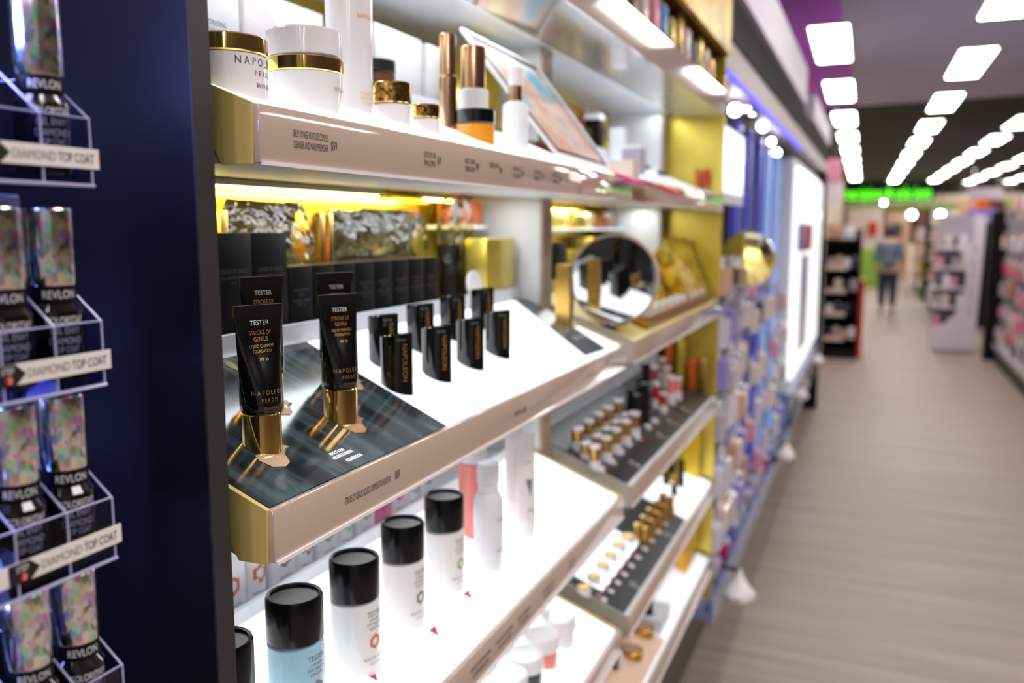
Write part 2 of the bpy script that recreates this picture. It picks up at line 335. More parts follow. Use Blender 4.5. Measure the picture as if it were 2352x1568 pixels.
def polyshelf(slim, bk=0.206, lh=0.022):
    lo = [(-0.03, -0.041), (-0.215, 0.030), (-0.32, 0.035)] if slim else [(-0.03, -0.041), (-0.32, -0.026)]
    return [(-0.002, -0.002), (-bk, TS * bk - 0.0024), (-bk, TS * bk + lh), (-bk - 0.006, TS * bk + lh), (-bk - 0.006, 0.063), (-0.32, 0.063)] + lo[::-1] + [(-0.002, -0.041)]
ENDP = [(0.002, 0.002), (-0.208, 0.085), (-0.208, 0.030), (-0.040, -0.018), (-0.027, -0.042), (0.000, -0.042)]
def tester_shelf(zf, y0, y1, label, glow, slim=True, end='greyside', body='white', bk=0.206, lh=0.022):
    t = thing('tester_shelf', (-0.424, (y0 + y1) / 2, zf), label, 'shelf', 'tester shelves')
    X = lambda pl: [(-0.424 + a, zf + b) for a, b in pl]
    build('body', MB().prism(X(polyshelf(slim, bk, lh)), 'y', y0 + 0.004, y1 - 0.004), body, t)
    build('end_cap', MB().prism(X(ENDP), 'y', y0, y0 + 0.004), end, t)
    build('end_cap', MB().prism(X(ENDP), 'y', y1 - 0.004, y1), end, t)
    r = build('price_rail', MB().box(-0.4235, -0.418, y0 + 0.003, y1 - 0.0005, zf - 0.041, zf + 0.0015).bevel(0.0008), 'beige', t)
    build('rail_lip', MB().box(-0.4185, -0.416, y0 + 0.004, y1 - 0.001, zf - 0.0425, zf - 0.0395), 'pearl', r)
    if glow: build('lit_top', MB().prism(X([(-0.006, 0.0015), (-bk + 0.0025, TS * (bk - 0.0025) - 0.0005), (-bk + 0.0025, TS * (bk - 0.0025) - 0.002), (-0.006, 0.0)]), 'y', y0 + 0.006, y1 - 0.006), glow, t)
    return t, r
RAIL = lambda zf, y: on_plane((-0.4175, y, zf - 0.020), (0, 1, 0), (0, 0, 1))
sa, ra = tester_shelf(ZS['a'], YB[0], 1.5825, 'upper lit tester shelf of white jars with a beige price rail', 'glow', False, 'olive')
letters([('BALM VOYAGE MOISTURE COMPLEX', 0.0056, 0.047, 0, 0.0042), ('CLEANSER AND MAKEUP REMOVER', 0.0056, 0.046, -0.0005, -0.0042), ('$59', 0.0075, 0.0085, 0.031, -0.0012)], 'ink', ra, RAIL(ZS['a'], at(716, 310, X=-0.4175).y))
for k, (px, l1, l2) in enumerate([(988, 'TIGHTEN UP EYE CREAM', 'FIRMING COMPLEX'), (1080, 'NIGHT CREAM', 'SERUM'), (1135, 'SERUM', ''), (1188, 'RADIANCE', 'BOOSTER'), (1235, 'MOISTURE', 'MIST'), (1277, 'SERUM', 'OIL')]):
    L = [(l1, 0.0055, 0.026, 0, 0.0042), ('$%d' % (39 + 10 * k), 0.0075, 0.0085, 0.02, 0)] + ([(l2, 0.0055, 0.024, 0, -0.0042)] if l2 else [])
    letters(L, 'ink', ra, RAIL(ZS['a'], at(px, 355, X=-0.4175).y))
sa2, ra2 = tester_shelf(ZS['a'], 1.583, YB[3], 'upper tester shelf of the second bay, beige rail reaching the gold side panel', 'softglow', False, 'greyside')
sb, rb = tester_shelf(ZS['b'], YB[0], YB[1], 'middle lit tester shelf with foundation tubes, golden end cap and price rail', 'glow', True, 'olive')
letters([('STROKE OF GENIUS LIQUID CASHMERE FOUNDATION', 0.0066, 0.078, -0.008, 0), ('$69', 0.0085, 0.0085, 0.044, 0.0008)], 'ink', rb, RAIL(ZS['b'], at(858, 1110, X=-0.4175).y))
letters([('STROKE OF GENIUS', 0.006, 0.024, 0, 0), ('$55', 0.008, 0.009, 0.024, 0)], 'ink', rb, RAIL(ZS['b'], at(1190, 935, X=-0.4175).y))
letters([('LIP COLOUR', 0.006, 0.026, 0, 0), ('$39', 0.008, 0.009, 0.028, 0)], 'ink', rb, RAIL(ZS['b'], at(1352, 860, X=-0.4175).y))
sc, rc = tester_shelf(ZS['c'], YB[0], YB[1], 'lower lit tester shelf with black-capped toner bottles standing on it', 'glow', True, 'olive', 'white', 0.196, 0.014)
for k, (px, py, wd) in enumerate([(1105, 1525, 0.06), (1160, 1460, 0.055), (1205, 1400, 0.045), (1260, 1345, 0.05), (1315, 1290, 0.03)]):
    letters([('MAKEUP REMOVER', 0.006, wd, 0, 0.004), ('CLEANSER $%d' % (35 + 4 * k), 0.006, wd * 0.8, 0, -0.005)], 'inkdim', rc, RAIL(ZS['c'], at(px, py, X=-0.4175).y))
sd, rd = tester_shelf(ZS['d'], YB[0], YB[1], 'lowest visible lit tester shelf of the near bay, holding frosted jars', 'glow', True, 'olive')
sb2, rb2 = tester_shelf(ZS['b'], YB[2], YB[3], 'second bay shelf with the round mirror and clear tray', None, True, 'greyside', 'olive')
sc2, rc2 = tester_shelf(ZS['c'], YB[2], YB[3], 'second bay dark tray shelf with rows of gold lipstick testers', None, True)
sd2, rd2 = tester_shelf(ZS['d'], YB[2], YB[3], 'second bay dark tray shelf with white strip of round gold testers', None, True)
se2, re2 = tester_shelf(ZS['e'], YB[2], YB[3], 'lowest second bay shelf holding bronze compacts near the floor', 'softglow', True)

# top shelf with a glossy underside
for (y0, y1, lab) in ((YB[0], 1.5825, 'topmost shelf of the near bay seen from below'), (1.583, YB[3], 'topmost shelf of the second bay with a beige rail mirroring the ceiling lights')):
    t = thing('top_shelf', (-0.424, (y0 + y1) / 2, 1.90), lab, 'shelf', 'top shelves')
    build('board', MB().box(-0.555, -0.424, y0, y1, 1.900, 1.955), 'under', t)
    build('inner_board', MB().box(-0.785, -0.555, y0, y1, 1.912, 1.93), 'white', t)
    build('price_rail', MB().box(-0.424, -0.418, y0, y1, 1.897, 1.965), 'beige', t)
    build('led_strip', MB().box(-0.562, -0.557, y0 + 0.4, y1 - 0.06, 1.906, 1.911), 'ledwhite', t)
# led strips at the back under the upper shelf
for (y0, y1, nm) in ((0.56, 1.25, 'yellow glowing led strip under the upper shelf behind the plastic wrapped bags'), (1.40, 1.54, 'short yellow led strip above the gold gift box beside the white post')):
    t = thing('led_strip', (-0.755, y0, 1.632), nm, 'led strip', 'led strips')
    build('channel', MB().box(-0.765, -0.745, y0, y1, 1.632, 1.640), 'white', t)
    mb = MB()
    for k in range(int((y1 - y0) / 0.0125)): mb.ball((-0.7535, y0 + 0.006 + 0.0125 * k, 1.630), 0.0035, u=8, v=6)
    build('diodes', mb, 'led', t)
# the dark photo card and lettering on the middle shelf
def P2(x, y, lift=0.0022): return onslope(ZS['b'], x, y, lift)
def slcard(name, pts, zf, m, label, cat, thick=0.0012, lift=0.0022, group=None):
    return tag(build(name, MB().poly([onslope(zf, x, y, lift) for x, y in pts], thick, (TS, 0, 1)), m), label, cat, group)
zb = ZS['b']
def S3(zf, X, Y, lift=0.002): return Vector((X, Y, slz(zf, X) + lift))
cardb = [S3(zb, -0.4250, 0.532), S3(zb, -0.4250, 0.836), S3(zb, -0.625, 0.862), S3(zb, -0.625, 0.532)]
gc = tag(build('photo_card', MB().poly(cardb, 0.0012, (TS, 0, 1)), 'photocard'), 'dark photographic card lying on the lit shelf under the foundation tubes', 'card')
su = Vector((0, 1, 0)); sv = Vector((-1, 0, TS)).normalized()
o = P2(785, 1045, 0.0032)
letters([('MAKE IT A FINE', 0.0042, 0.022, 0.001, 0.0065), ('AND SMOOTH PREMIUM', 0.0042, 0.031, 0.002, 0.0005), ('FOUNDATION', 0.0042, 0.024, 0.008, -0.0085)], 'inklit', gc, on_plane(o, su, sv))
for (x, y, st, wd) in ((1235, 800, 'BOSS', 0.045), (1255, 770, 'MINI', 0.03), (1205, 720, 'COLOUR', 0.03), (1195, 850, 'NUDE', 0.02), (965, 905, 'DARE', 0.02)):
    letters([(st, 0.018 if wd > 0.04 else 0.008, wd, 0, 0)], 'inkpale', sb, on_plane(onslope(zb, x, y, 0.0035), su, sv))
dk = slcard('info_strip', [(1178, 683), (1222, 688), (1392, 800), (1345, 815)], zb, 'slate', 'dark slate information strip at the far end of the lit middle shelf', 'card')
letters([('LIP', 0.012, 0.016, 0, 0), ('SPF', 0.012, 0.016, -0.03, 0)], 'inkwhite', dk, on_plane(onslope(zb, 1335, 772, 0.0035), su, sv))
# ================================================================ nail polish display (left)
PX, PYE = -0.452, 0.392
ZQ = 0.965
def polish_bottle(loc, label):
    t = thing('nail_polish_bottle', loc, label, 'nail polish', 'black nail polish bottles with holographic caps')
    b = build('bottle', MB().lathe([(0.0135, 0), (0.0155, 0.002), (0.0157, 0.036), (0.0150, 0.043), (0.0118, 0.0475), (0.0105, 0.048)], 40), 'black', t, False)
    pl = on_cyl(0.0159, -0.35)
    letters([('COLORSTAY', 0.0045, 0.022, 0, 0.0375), ('GEL ENVY', 0.0043, 0.017, 0, 0.0312), ('DIAMOND', 0.0043, 0.0185, 0, 0.0250), ('TOP COAT', 0.0036, 0.0155, 0, 0.0196)], 'inkwhite', b, pl, world=False)
    k = build('collar', MB().lathe([(0.0122, 0.0478), (0.0125, 0.0485), (0.0125, 0.0580), (0.0122, 0.0585)], 40), 'blackmat', t, False)
    letters([('REVLON', 0.0050, 0.0185, 0, 0.0532)], 'inkwhite', k, on_cyl(0.0128, -0.45), world=False)
    c = build('cap', MB().lathe([(0.0128, 0.0585), (0.0131, 0.0592), (0.0131, 0.1040), (0.0126, 0.1050)], 40), 'holo', t, False)
    build('cap_disc', MB().lathe([(0.0120, 0.1048), (0.0118, 0.1055), (0.006, 0.1058)], 32), 'blacksat', c, False)
    for o_ in [t] + list(t.children):
        for ch in o_.children: ch.scale = (1, 1, ZQ) if o_ is t else (1, 1, 1)
    return t
proto = None
LEV = [1.620, 1.500, 1.389, 1.278]
TN = ['top', 'second', 'third', 'bottom']
for k, zl in enumerate(LEV):
    zt = zl - 0.0155
    for j in range(3):
        if (j == 2 and k not in (1, 2)) or (j == 1 and k == 0): continue
        y = PYE - 0.017 - 0.034 * (j if j < 2 else 0.5); x = PX if j < 2 else PX - 0.036
        z = zt + 0.0052
        lab = 'black nail polish with holographic cap, %s on the %s tier' % (('right end', 'next left of the end one', 'behind the front pair')[j], TN[k])
        if proto is None: proto = polish_bottle((x, y, z), lab)
        else: dup(proto, (x, y, z), lab)
    # clear tray
    t = thing('acrylic_tray', (PX, PYE - 0.05, zt), 'clear acrylic tray with white price strip, %s tier of the polish display' % TN[k], 'tray', 'clear acrylic polish trays')
    y0 = PYE - 0.17
    build('base_plate', MB().box(-0.506, -0.433, y0, PYE, zt, zt + 0.005), 'acrylic', t)
    build('front_wall', MB().box(-0.4345, -0.433, y0, PYE, zt + 0.005, zt + 0.039), 'acrylic', t)
    eb = MB(); eb.tube([(-0.434, y0, zt + 0.039), (-0.434, PYE, zt + 0.039)], 0.0006); eb.tube([(-0.433, y0, zt), (-0.433, PYE, zt)], 0.0012)
    build('front_edge', eb, 'acredge', t)
    for j in range(5):
        yy = PYE - 0.034 * j - (0.0008 if j == 0 else 0)
        pr = [(-0.4335, zt), (-0.4335, zt + 0.039), (-0.466, zt + 0.065), (-0.506, zt + 0.065), (-0.506, zt)]
        d = build('divider', MB().prism(pr, 'y', yy - 0.0008, yy + 0.0008), 'acrylic', t)
        build('divider_edge', MB().tube([(-0.4335, yy, zt), (-0.4335, yy, zt + 0.039), (-0.466, yy, zt + 0.065), (-0.506, yy, zt + 0.065)], 0.0008), 'acredge', d)
    zc = zl
    s = build('price_strip', MB().box(-0.4322, -0.4312, y0, PYE + 0.003, zc - 0.0058, zc + 0.0058), 'label', t)
    pl = on_plane((-0.4309, PYE, zc), (0, 1, 0), (0, 0, 1))
    letters([('DIAMOND', 0.0052, 0.0275, -0.0405, 0)], 'inkgrey', s, pl, 'word')
    letters([('TOP COAT', 0.0054, 0.0245, -0.0130, 0)], 'inkblack', s, pl, 'word')
    build('arrow', MB().prism([(PYE - 0.075, zc - 0.0058), (PYE - 0.062, zc - 0.0058), (PYE - 0.0555, zc), (PYE - 0.062, zc + 0.0058), (PYE - 0.075, zc + 0.0058)], 'x', -0.4312, -0.4308), 'inkblack', s)
    letters([('STEP', 0.0035, 0.0075, -0.0668, 0.0024)], 'inkwhite', s, on_plane((-0.4306, PYE, zc), (0, 1, 0), (0, 0, 1)), 'word')
    build('dot', MB().lathe([(0.0022, 0), (0.0022, 0.0004)], 20).xf(Matrix.Translation((-0.4308, PYE - 0.066, zc - 0.0027)) @ Matrix.Rotation(PI / 2, 4, 'Y')), 'inkred', s)
    letters([('2', 0.003, 0.002, -0.066, -0.0027)], 'inkwhite', s, on_plane((-0.4302, PYE, zc), (0, 1, 0), (0, 0, 1)), 'word')
t = thing('display_stand', (-0.53, 0.3, 1.2), 'clear blue-lit acrylic back stand carrying the polish trays', 'display stand')
build('back_plate', MB().box(-0.512, -0.508, -0.1, 0.386, 1.1, 1.60), 'acrylic', t)
build('edge_rail', MB().box(-0.514, -0.506, 0.384, 0.387, 1.1, 1.60), 'acredge', t)
for zz in (1.245, 1.36, 1.47, 1.59):
    build('bracket', MB().box(-0.512, -0.480, 0.362, 0.380, zz, zz + 0.010).bevel(0.002), 'acredge', t)
struct('wall_display', MB().box(-0.66, -0.64, -0.6, 0.48, 0, 2.6), 'navy')

# ================================================================ foundation tubes on the middle shelf
def foundation_tube(loc, label, phi, texty=True):
    t = thing('foundation_tube', loc, label, 'foundation tube', 'black tester tubes with gold caps')
    rot = Matrix.Rotation(phi, 4, 'Z')
    build('cap', MB().lathe([(0.0162, 0), (0.0168, 0.001), (0.0166, 0.031), (0.0158, 0.0325)], 48, sl=TS), 'gold', t, False)
    def half(z):
        k = min(1, max(0, (z - 0.034) / 0.080)); e = k * k * (3 - 2 * k)
        return 0.0176 * (1 - e * 0.93) + 0.0004, 0.0180 + 0.0037 * k          # half depth, half width
    rs = []
    for z in [0.0325, 0.0340, 0.042, 0.052, 0.064, 0.076, 0.086, 0.095, 0.103, 0.109, 0.1135, 0.116]:
        th, wd = half(z); 
        if z < 0.0335: th, wd = th * 0.93, wd * 0.93
        rs.append([tuple(rot @ Vector((th * math.cos(2 * PI * i / 40), wd * math.sin(2 * PI * i / 40), z))) for i in range(40)])
    b = build('tube_body', MB().rings(rs), 'black', t, False, 50)
    build('crimp', MB().box(-0.0011, 0.0011, -0.0222, 0.0222, 0.1155, 0.1255).xf(rot), 'blacksat', t, False)
    def pl(u, v):
        th, wd = half(v); x = th * math.sqrt(max(0.0, 1 - (u / wd) ** 2)) + 0.0005
        return rot @ Vector((x, u, v))
    letters([('TESTER', 0.0042, 0.0175, 0, 0.1105)], 'inkwhite', b, pl, 'sticker_lettering', False)
    letters([('STROKE OF', 0.0038, 0.0205, 0, 0.1020), ('GENIUS', 0.0038, 0.0135, 0, 0.0965), ('LIQUID CASHMERE', 0.0027, 0.0225, 0, 0.0905), ('FOUNDATION', 0.0027, 0.0170, 0, 0.0862), ('SPF 20', 0.0026, 0.0085, 0, 0.0795)], 'inkgold', b, pl, 'lettering', False)
    letters([('N A P O L E O N', 0.0040, 0.0285, 0, 0.0515), ('P E R D I S', 0.0031, 0.0150, 0, 0.0450), ('30 ml 1.0 fl oz', 0.0020, 0.0120, 0, 0.0385)], 'inkgold', b, pl, 'brand_lettering', False)
    return t
PHI = math.radians(-24)
for (X, Y, lab) in ((-0.487, 0.604, 'black foundation tester tube with gold cap nearest the divider panel'), (-0.488, 0.7275, 'black foundation tester tube with gold cap, front one nearer the lipsticks'),
                    (-0.536, 0.672, 'black tester tube half hidden behind the nearest foundation tube'), (-0.532, 0.788, 'black tester tube behind the front tube beside the lipsticks')):
    foundation_tube((X, Y, slz(zb, X) + 0.0015), lab, PHI)
def smear(x, y, L, m, label, txt, rot=0.0):
    c = onslope(zb, x, y, 0.0024); s = mpp(c) * L
    out = [(-0.52, 0.05), (-0.46, -0.22), (-0.20, -0.34), (0.02, -0.26), (0.16, -0.02), (0.36, 0.10), (0.52, 0.14), (0.44, 0.24), (0.50, 0.34), (0.24, 0.36), (0.02, 0.24), (-0.22, 0.20), (-0.44, 0.24)]
    mb = MB(); ctr = mb.b.verts.new(c + Vector((TS, 0, 1)).normalized() * 0.0022)
    ring = [mb.b.verts.new(c + su * (a * math.cos(rot) - b * math.sin(rot)) * s + sv * (a * math.sin(rot) + b * math.cos(rot)) * s) for a, b in out]
    mid = [mb.b.verts.new(c + (v.co - c) * 0.7 + Vector((TS, 0, 1)).normalized() * 0.002) for v in ring]
    n = len(out)
    for i in range(n):
        mb.b.faces.new((ring[i], ring[(i + 1) % n], mid[(i + 1) % n], mid[i])); mb.b.faces.new((mid[i], mid[(i + 1) % n], ctr))
    o = tag(build('foundation_smear', mb, m, smooth=60), label, 'foundation smear', 'foundation colour smears')
    letters([(txt, s * 0.06, s * 0.16, 0, 0)], 'inkdim', o, on_plane(c + Vector((TS, 0, 1)) * 0.0027, su, sv))
smear(641, 1046, 118, 'skin1', 'pale beige foundation smear in front of the nearest tube', 'LT 2')
smear(822, 975, 92, 'skin2', 'tan foundation smear beside the second front tube', 'MED')
smear(655, 937, 80, 'skin1', 'pale smear showing behind the nearest tube gold cap', 'LT 1')
smear(822, 884, 60, 'skin2', 'small tan smear behind the second front tube', 'TAN')

# black lipstick testers, bottoms cut to the slope
def lipstick(x, y, label, h):
    c = onslope(zb, x, y, 0.0015); t = thing('lipstick_tester', c, label, 'lipstick tester', 'black lipstick testers')
    L, Wd = 0.0185, 0.0125; ring = []
    for i in range(13):
        u = -1 + 2 * i / 12; ring.append((u * L, -Wd * (1 - u * u) ** 0.8))
    for i in range(1, 12):
        u = 1 - 2 * i / 12; ring.append((u * L, Wd * (1 - u * u) ** 0.8))
    ca, sa_ = math.cos(math.radians(20)), math.sin(math.radians(20))
    ring = [(a * ca - b * sa_, a * sa_ + b * ca) for a, b in ring]
    rs = [[(a, b, -TS * a) for a, b in ring], [(a, b, h - 0.0012 + 0.10 * a) for a, b in ring], [(a * 0.93, b * 0.93, h + 0.10 * a) for a, b in ring]]
    b = build('case', MB().rings(rs), 'black', t, False, 30)
    nx, ny = sa_, -ca                                    # outward normal of the camera-side face
    tip = Vector((L * ca, L * sa_, 0)); base = Vector((0, 0, 0)) + Vector((nx, ny, 0)) * Wd
    pt = tip * 0.62 + Vector((nx, ny, 0)) * (Wd * (1 - 0.62 ** 2) ** 0.8 + 0.0006)
    along = Vector((ca, sa_, 0)) + Vector((-nx, -ny, 0)) * 0.62
    letters([('NAPOLEON', 0.0058, 0.043, 0, 0)], 'inkgold', b, on_plane(pt + Vector((0, 0, h * 0.50)), (0, 0, -1), along), world=False)
    letters([('TESTER', 0.0028, 0.012, 0, 0)], 'inkgrey', b, on_plane(pt - along.normalized() * 0.0045 + Vector((0, 0, h * 0.91)), along, (0, 0, 1)), world=False)
for k, (x, y) in enumerate([(912, 893), (1003, 865), (1080, 838), (1143, 813)]):
    lipstick(x, y, 'glossy black lipstick tester, %s from the tubes in the front row' % ORD[k], 0.064)
for k, (x, y) in enumerate([(882, 838), (966, 803), (1040, 775), (1108, 750)]):
    lipstick(x, y, 'glossy black lipstick tester, %s from the tubes in the back row' % ORD[k], 0.062)

# ================================================================ generic products
def lathe_thing(name, c, parts, label, cat, group=None, sl=TS, n=32):
    """parts: (name, [(r, z)...], material); the first part carries the sloping base"""
    t = thing(name, c, label, cat, group)
    for i, (pn, prof, m) in enumerate(parts):
        build(pn, MB().lathe(prof, n, sl=sl if i == 0 else 0), m, t, False)
    return t
def cyl(r, z0, z1, e=0.0012): return [(r - e, z0), (r, z0 + e), (r, z1 - e), (r - e, z1)] if z0 > 1e-6 else [(r, 0.0), (r, z1 - e), (r - e, z1)]
za = ZS['a']
# jars on the upper shelf
c = onslope(za, 524, 196, 0.002); s = mpp(c)
j = lathe_thing('cream_jar', c, [('jar', cyl(90 * s, 0, 62 * s), 'pearl'), ('lid', cyl(91 * s, 63 * s, 103 * s), 'gold')], 'white cream jar with polished gold lid half hidden by the divider', 'jar', n=56)
letters([('N A P O L E O N', 17 * s, 150 * s, 0, 45 * s), ('P E R D I S', 12 * s, 72 * s, 8 * s, 20 * s), ('BALM VOYAGE', 10 * s, 62 * s, 8 * s, -6 * s)], 'ink', j.children[0], on_cyl(90.6 * s, math.radians(8)), world=False)
c = onslope(za, 703, 232, 0.002); s = mpp(c)
j = lathe_thing('cream_jar', c, [('jar', [(74 * s, 0), (82 * s, 22 * s), (84 * s, 56 * s), (80 * s, 60 * s)], 'whitebottle'), ('band', cyl(86.5 * s, 57 * s, 90 * s), 'gold'), ('lid', cyl(85 * s, 90 * s, 152 * s, 0.002), 'pearl')], 'large white cream jar with gold band and tall white lid', 'jar', n=56)
letters([('NAPOLEON', 9 * s, 50 * s, 0, 22 * s)], 'inkgrey', j.children[0], on_cyl(84.6 * s, math.radians(10)), world=False)
c = onslope(za, 806, 243, 0.002); s = mpp(c)
j = lathe_thing('tall_bottle', c, [('bottle', [(50 * s, 0), (52 * s, 150 * s), (54 * s, 270 * s)], 'pearl'), ('cap', cyl(55 * s, 271 * s, 330 * s), 'pearl')], 'tall glossy white cylinder bottle rising past the picture edge', 'bottle', n=48)
letters([('NAPOLEON', 9 * s, 52 * s, 0, 190 * s), ('HYDRATING', 6 * s, 45 * s, 0, 24 * s), ('CREAM MASK', 6 * s, 44 * s, 0, 12 * s), ('CLEANSER', 6 * s, 36 * s, 0, 0)], 'inkpale', j.children[0], on_cyl(54.4 * s, math.radians(-10)), world=False)
c = onslope(za, 900, 272, 0.002); s = mpp(c)
lathe_thing('cream_jar', c, [('jar', cyl(43 * s, 0, 30 * s), 'pearl'), ('lid', cyl(46 * s, 31 * s, 78 * s), 'goldknurl')], 'small white jar with knurled gold lid beside the tall bottle', 'jar')
c = onslope(za, 979, 296, 0.002); s = mpp(c)
lathe_thing('cream_jar', c, [('jar', cyl(31 * s, 0, 22 * s), 'pearl'), ('lid', cyl(32 * s, 22.5 * s, 53 * s), 'goldknurl')], 'smallest white jar with knurled gold lid before the gold tube', 'jar')
c = onslope(za, 1030, 292, 0.002); s = mpp(c)
lathe_thing('gold_tube', c, [('base', cyl(20 * s, 0, 112 * s), 'goldpink'), ('cap', cyl(18.5 * s, 113 * s, 206 * s), 'goldpink')], 'slim rose gold cylinder tube standing on the upper shelf', 'cosmetic tube')
c = onslope(za, 1088, 308, 0.002); s = mpp(c)
lathe_thing('serum_bottle', c, [('bottle', cyl(34 * s, 0, 98 * s), 'whitebottle'), ('cap', cyl(28 * s, 99 * s, 193 * s), 'goldpink')], 'white serum bottle with gold cap behind the orange jar', 'bottle')
c = onslope(za, 1093, 317, 0.002); s = mpp(c)
lathe_thing('scrub_jar', c, [('jar', cyl(43 * s, 0, 30 * s), 'orange'), ('lid', cyl(45 * s, 30.5 * s, 62 * s), 'black')], 'orange jar with black lid on the upper shelf', 'jar')
c = onslope(za, 1184, 332, 0.002); s = mpp(c)
lathe_thing('pump_bottle', c, [('bottle', [(29 * s, 0), (30 * s, 80 * s), (27 * s, 90 * s), (16 * s, 96 * s)], 'frost'), ('neck', cyl(16 * s, 96 * s, 130 * s), 'goldpink'), ('pump_cap', cyl(17 * s, 130 * s, 172 * s), 'pearl')], 'frosted white pump bottle beside the tilted picture sign', 'bottle')
c = onslope(za, 1256, 342, 0.002); s = mpp(c)
lathe_thing('scrub_jar', c, [('jar', cyl(22 * s, 0, 16 * s), 'orange'), ('lid', cyl(22 * s, 16.5 * s, 38 * s), 'black')], 'small orange jar tucked under the tilted picture sign', 'jar')
# cartons on the stock board behind
def carton(x0, x1, y0, y1, z0, z1, label, m='carton', cat='carton', group=None, txt=None, ink='ink', name='product_carton', bev=0.0008, zf=None):
    t = thing(name, ((x0 + x1) / 2, (y0 + y1) / 2, z0), label, cat, group)
    mb = MB().box(x0, x1, y0, y1, z0, z1)
    if zf is not None:                                   # bottom cut to the slope it stands on
        for v in mb.b.verts:
            if v.co.z < z0 + 1e-5: v.co.z = slz(zf, v.co.x) + 0.003
    b = build('box', mb.bevel(bev), m, t)
    if txt: letters([(s_, h, wd, 0, dz) for s_, h, wd, dz in txt], ink, b, on_plane((x1 + 0.0004, (y0 + y1) / 2, z0), (0, 1, 0), (0, 0, 1)))
    return t
B1 = za + 0.0635
carton(-0.72, -0.66, 0.728, 0.806, B1, B1 + 0.17, 'tall white carton lettered HYDRATING CLEANSER, next to the divider', 'carton', 'carton', None, [('HYDRATING', 0.0055, 0.034, 0.064), ('CLEANSER', 0.0055, 0.031, 0.055)], 'inkgrey')
carton(-0.71, -0.66, 0.815, 0.876, B1, B1 + 0.16, 'tall white carton right of the lettered carton', 'pearl')
carton(-0.74, -0.69, 0.905, 1.01, B1, B1 + 0.127, 'white carton with small gold square behind the large jar', 'carton', 'carton', None, [('n', 0.014, 0.012, 0.07)], 'goldsat')
carton(-0.73, -0.665, 1.10, 1.235, B1, B1 + 0.135, 'wide white carton behind the small knurled jar', 'carton')
carton(-0.72, -0.665, 1.255, 1.315, B1, B1 + 0.135, 'narrow white carton left of the gold tube', 'carton')
t = lathe_thing('powder_pot', (-0.655, 1.085, B1), [('pot', cyl(0.026, 0, 0.06), 'brown'), ('lid', cyl(0.0265, 0.0605, 0.078), 'blacksat')], 'dark brown pot with black lid behind the knurled jar', 'jar', sl=0)
carton(-0.66, -0.62, 1.36, 1.45, B1, B1 + 0.15, 'shiny yellow gold carton behind the pump bottle', 'goldpanel')
# tilted picture sign
BLp, BRp = at(1278, 352, X=-0.462), at(1402, 388, X=-0.438); TLp, TRp = at(1060, 68, X=-0.617), at(1233, 156, X=-0.597)
t = thing('picture_sign', (BLp + BRp) / 2, 'clear tilted sign holder with pastel picture leaning on the upper shelf', 'sign')
nr = (BRp - BLp).cross(TLp - BLp).normalized()
build('acrylic_sheet', MB().poly([BLp, BRp, TRp, TLp], 0.003, nr), 'acrylic', t)
def lerp2(u, v): return (BLp * (1 - u) + BRp * u) * (1 - v) + (TLp * (1 - u) + TRp * u) * v
build('picture', MB().poly([lerp2(*q) + nr * 0.001 for q in ((0.09, 0.05), (0.91, 0.05), (0.91, 0.93), (0.09, 0.93))], 0.0006, nr), 'softphoto', t)
fb = MB()
for a, b in ((BLp, BRp), (BRp, TRp), (TRp, TLp), (TLp, BLp)): fb.tube([a, b], 0.0035)
build('frame', fb, 'carton', t)
build('foot', MB().poly([BLp, BRp, BRp + Vector((-0.10, 0, 0.042)), BLp + Vector((-0.10, 0, 0.042))], 0.003), 'acrylic', t)
build('gold_backing', MB().poly([lerp2(*q) - nr * 0.0045 for q in ((0.02, 0.6), (0.98, 0.6), (0.98, 0.99), (0.02, 0.99))], 0.0008, nr), 'goldpanel', t)

# ================================================================ behind the middle shelf
B2 = zb + 0.0635
def black_carton(y0, wd, h, label, group, lines):
    t = thing('black_carton', (-0.665, y0 + wd / 2, B2), label, 'carton', group)
    b = build('box', MB().box(-0.690, -0.645, y0 + 0.0006, y0 + wd - 0.0006, B2, B2 + h).bevel(0.0007), 'blackmat', t)
    letters(lines, 'inkdim', b, on_plane((-0.6446, y0 + wd / 2, B2), (0, 1, 0), (0, 0, 1)))
    return t
for k in range(2):
    black_carton(0.731 + 0.0635 * k, 0.063, 0.1485, 'tall matte black foundation carton, %s' % ('next to the divider panel', 'second from the divider panel')[k], 'tall black cartons', [('STROKE OF GENIUS', 0.0045, 0.045, 0, 0.107), ('LIQUID CASHMERE FOUNDATION', 0.003, 0.048, 0, 0.1), ('30 ML', 0.003, 0.01, 0, 0.094)])
for k in range(8):
    black_carton(0.8585 + 0.0487 * k, 0.0485, 0.1075, 'short matte black carton, %s from the tall cartons' % ORD[k], 'short black cartons', [('FOUNDATION', 0.004, 0.028, 0, 0.079), ('STICK', 0.004, 0.014, 0, 0.073), ('NATURAL FINISH', 0.003, 0.034, 0, 0.066), ('SPF 15', 0.003, 0.015, 0, 0.061)])
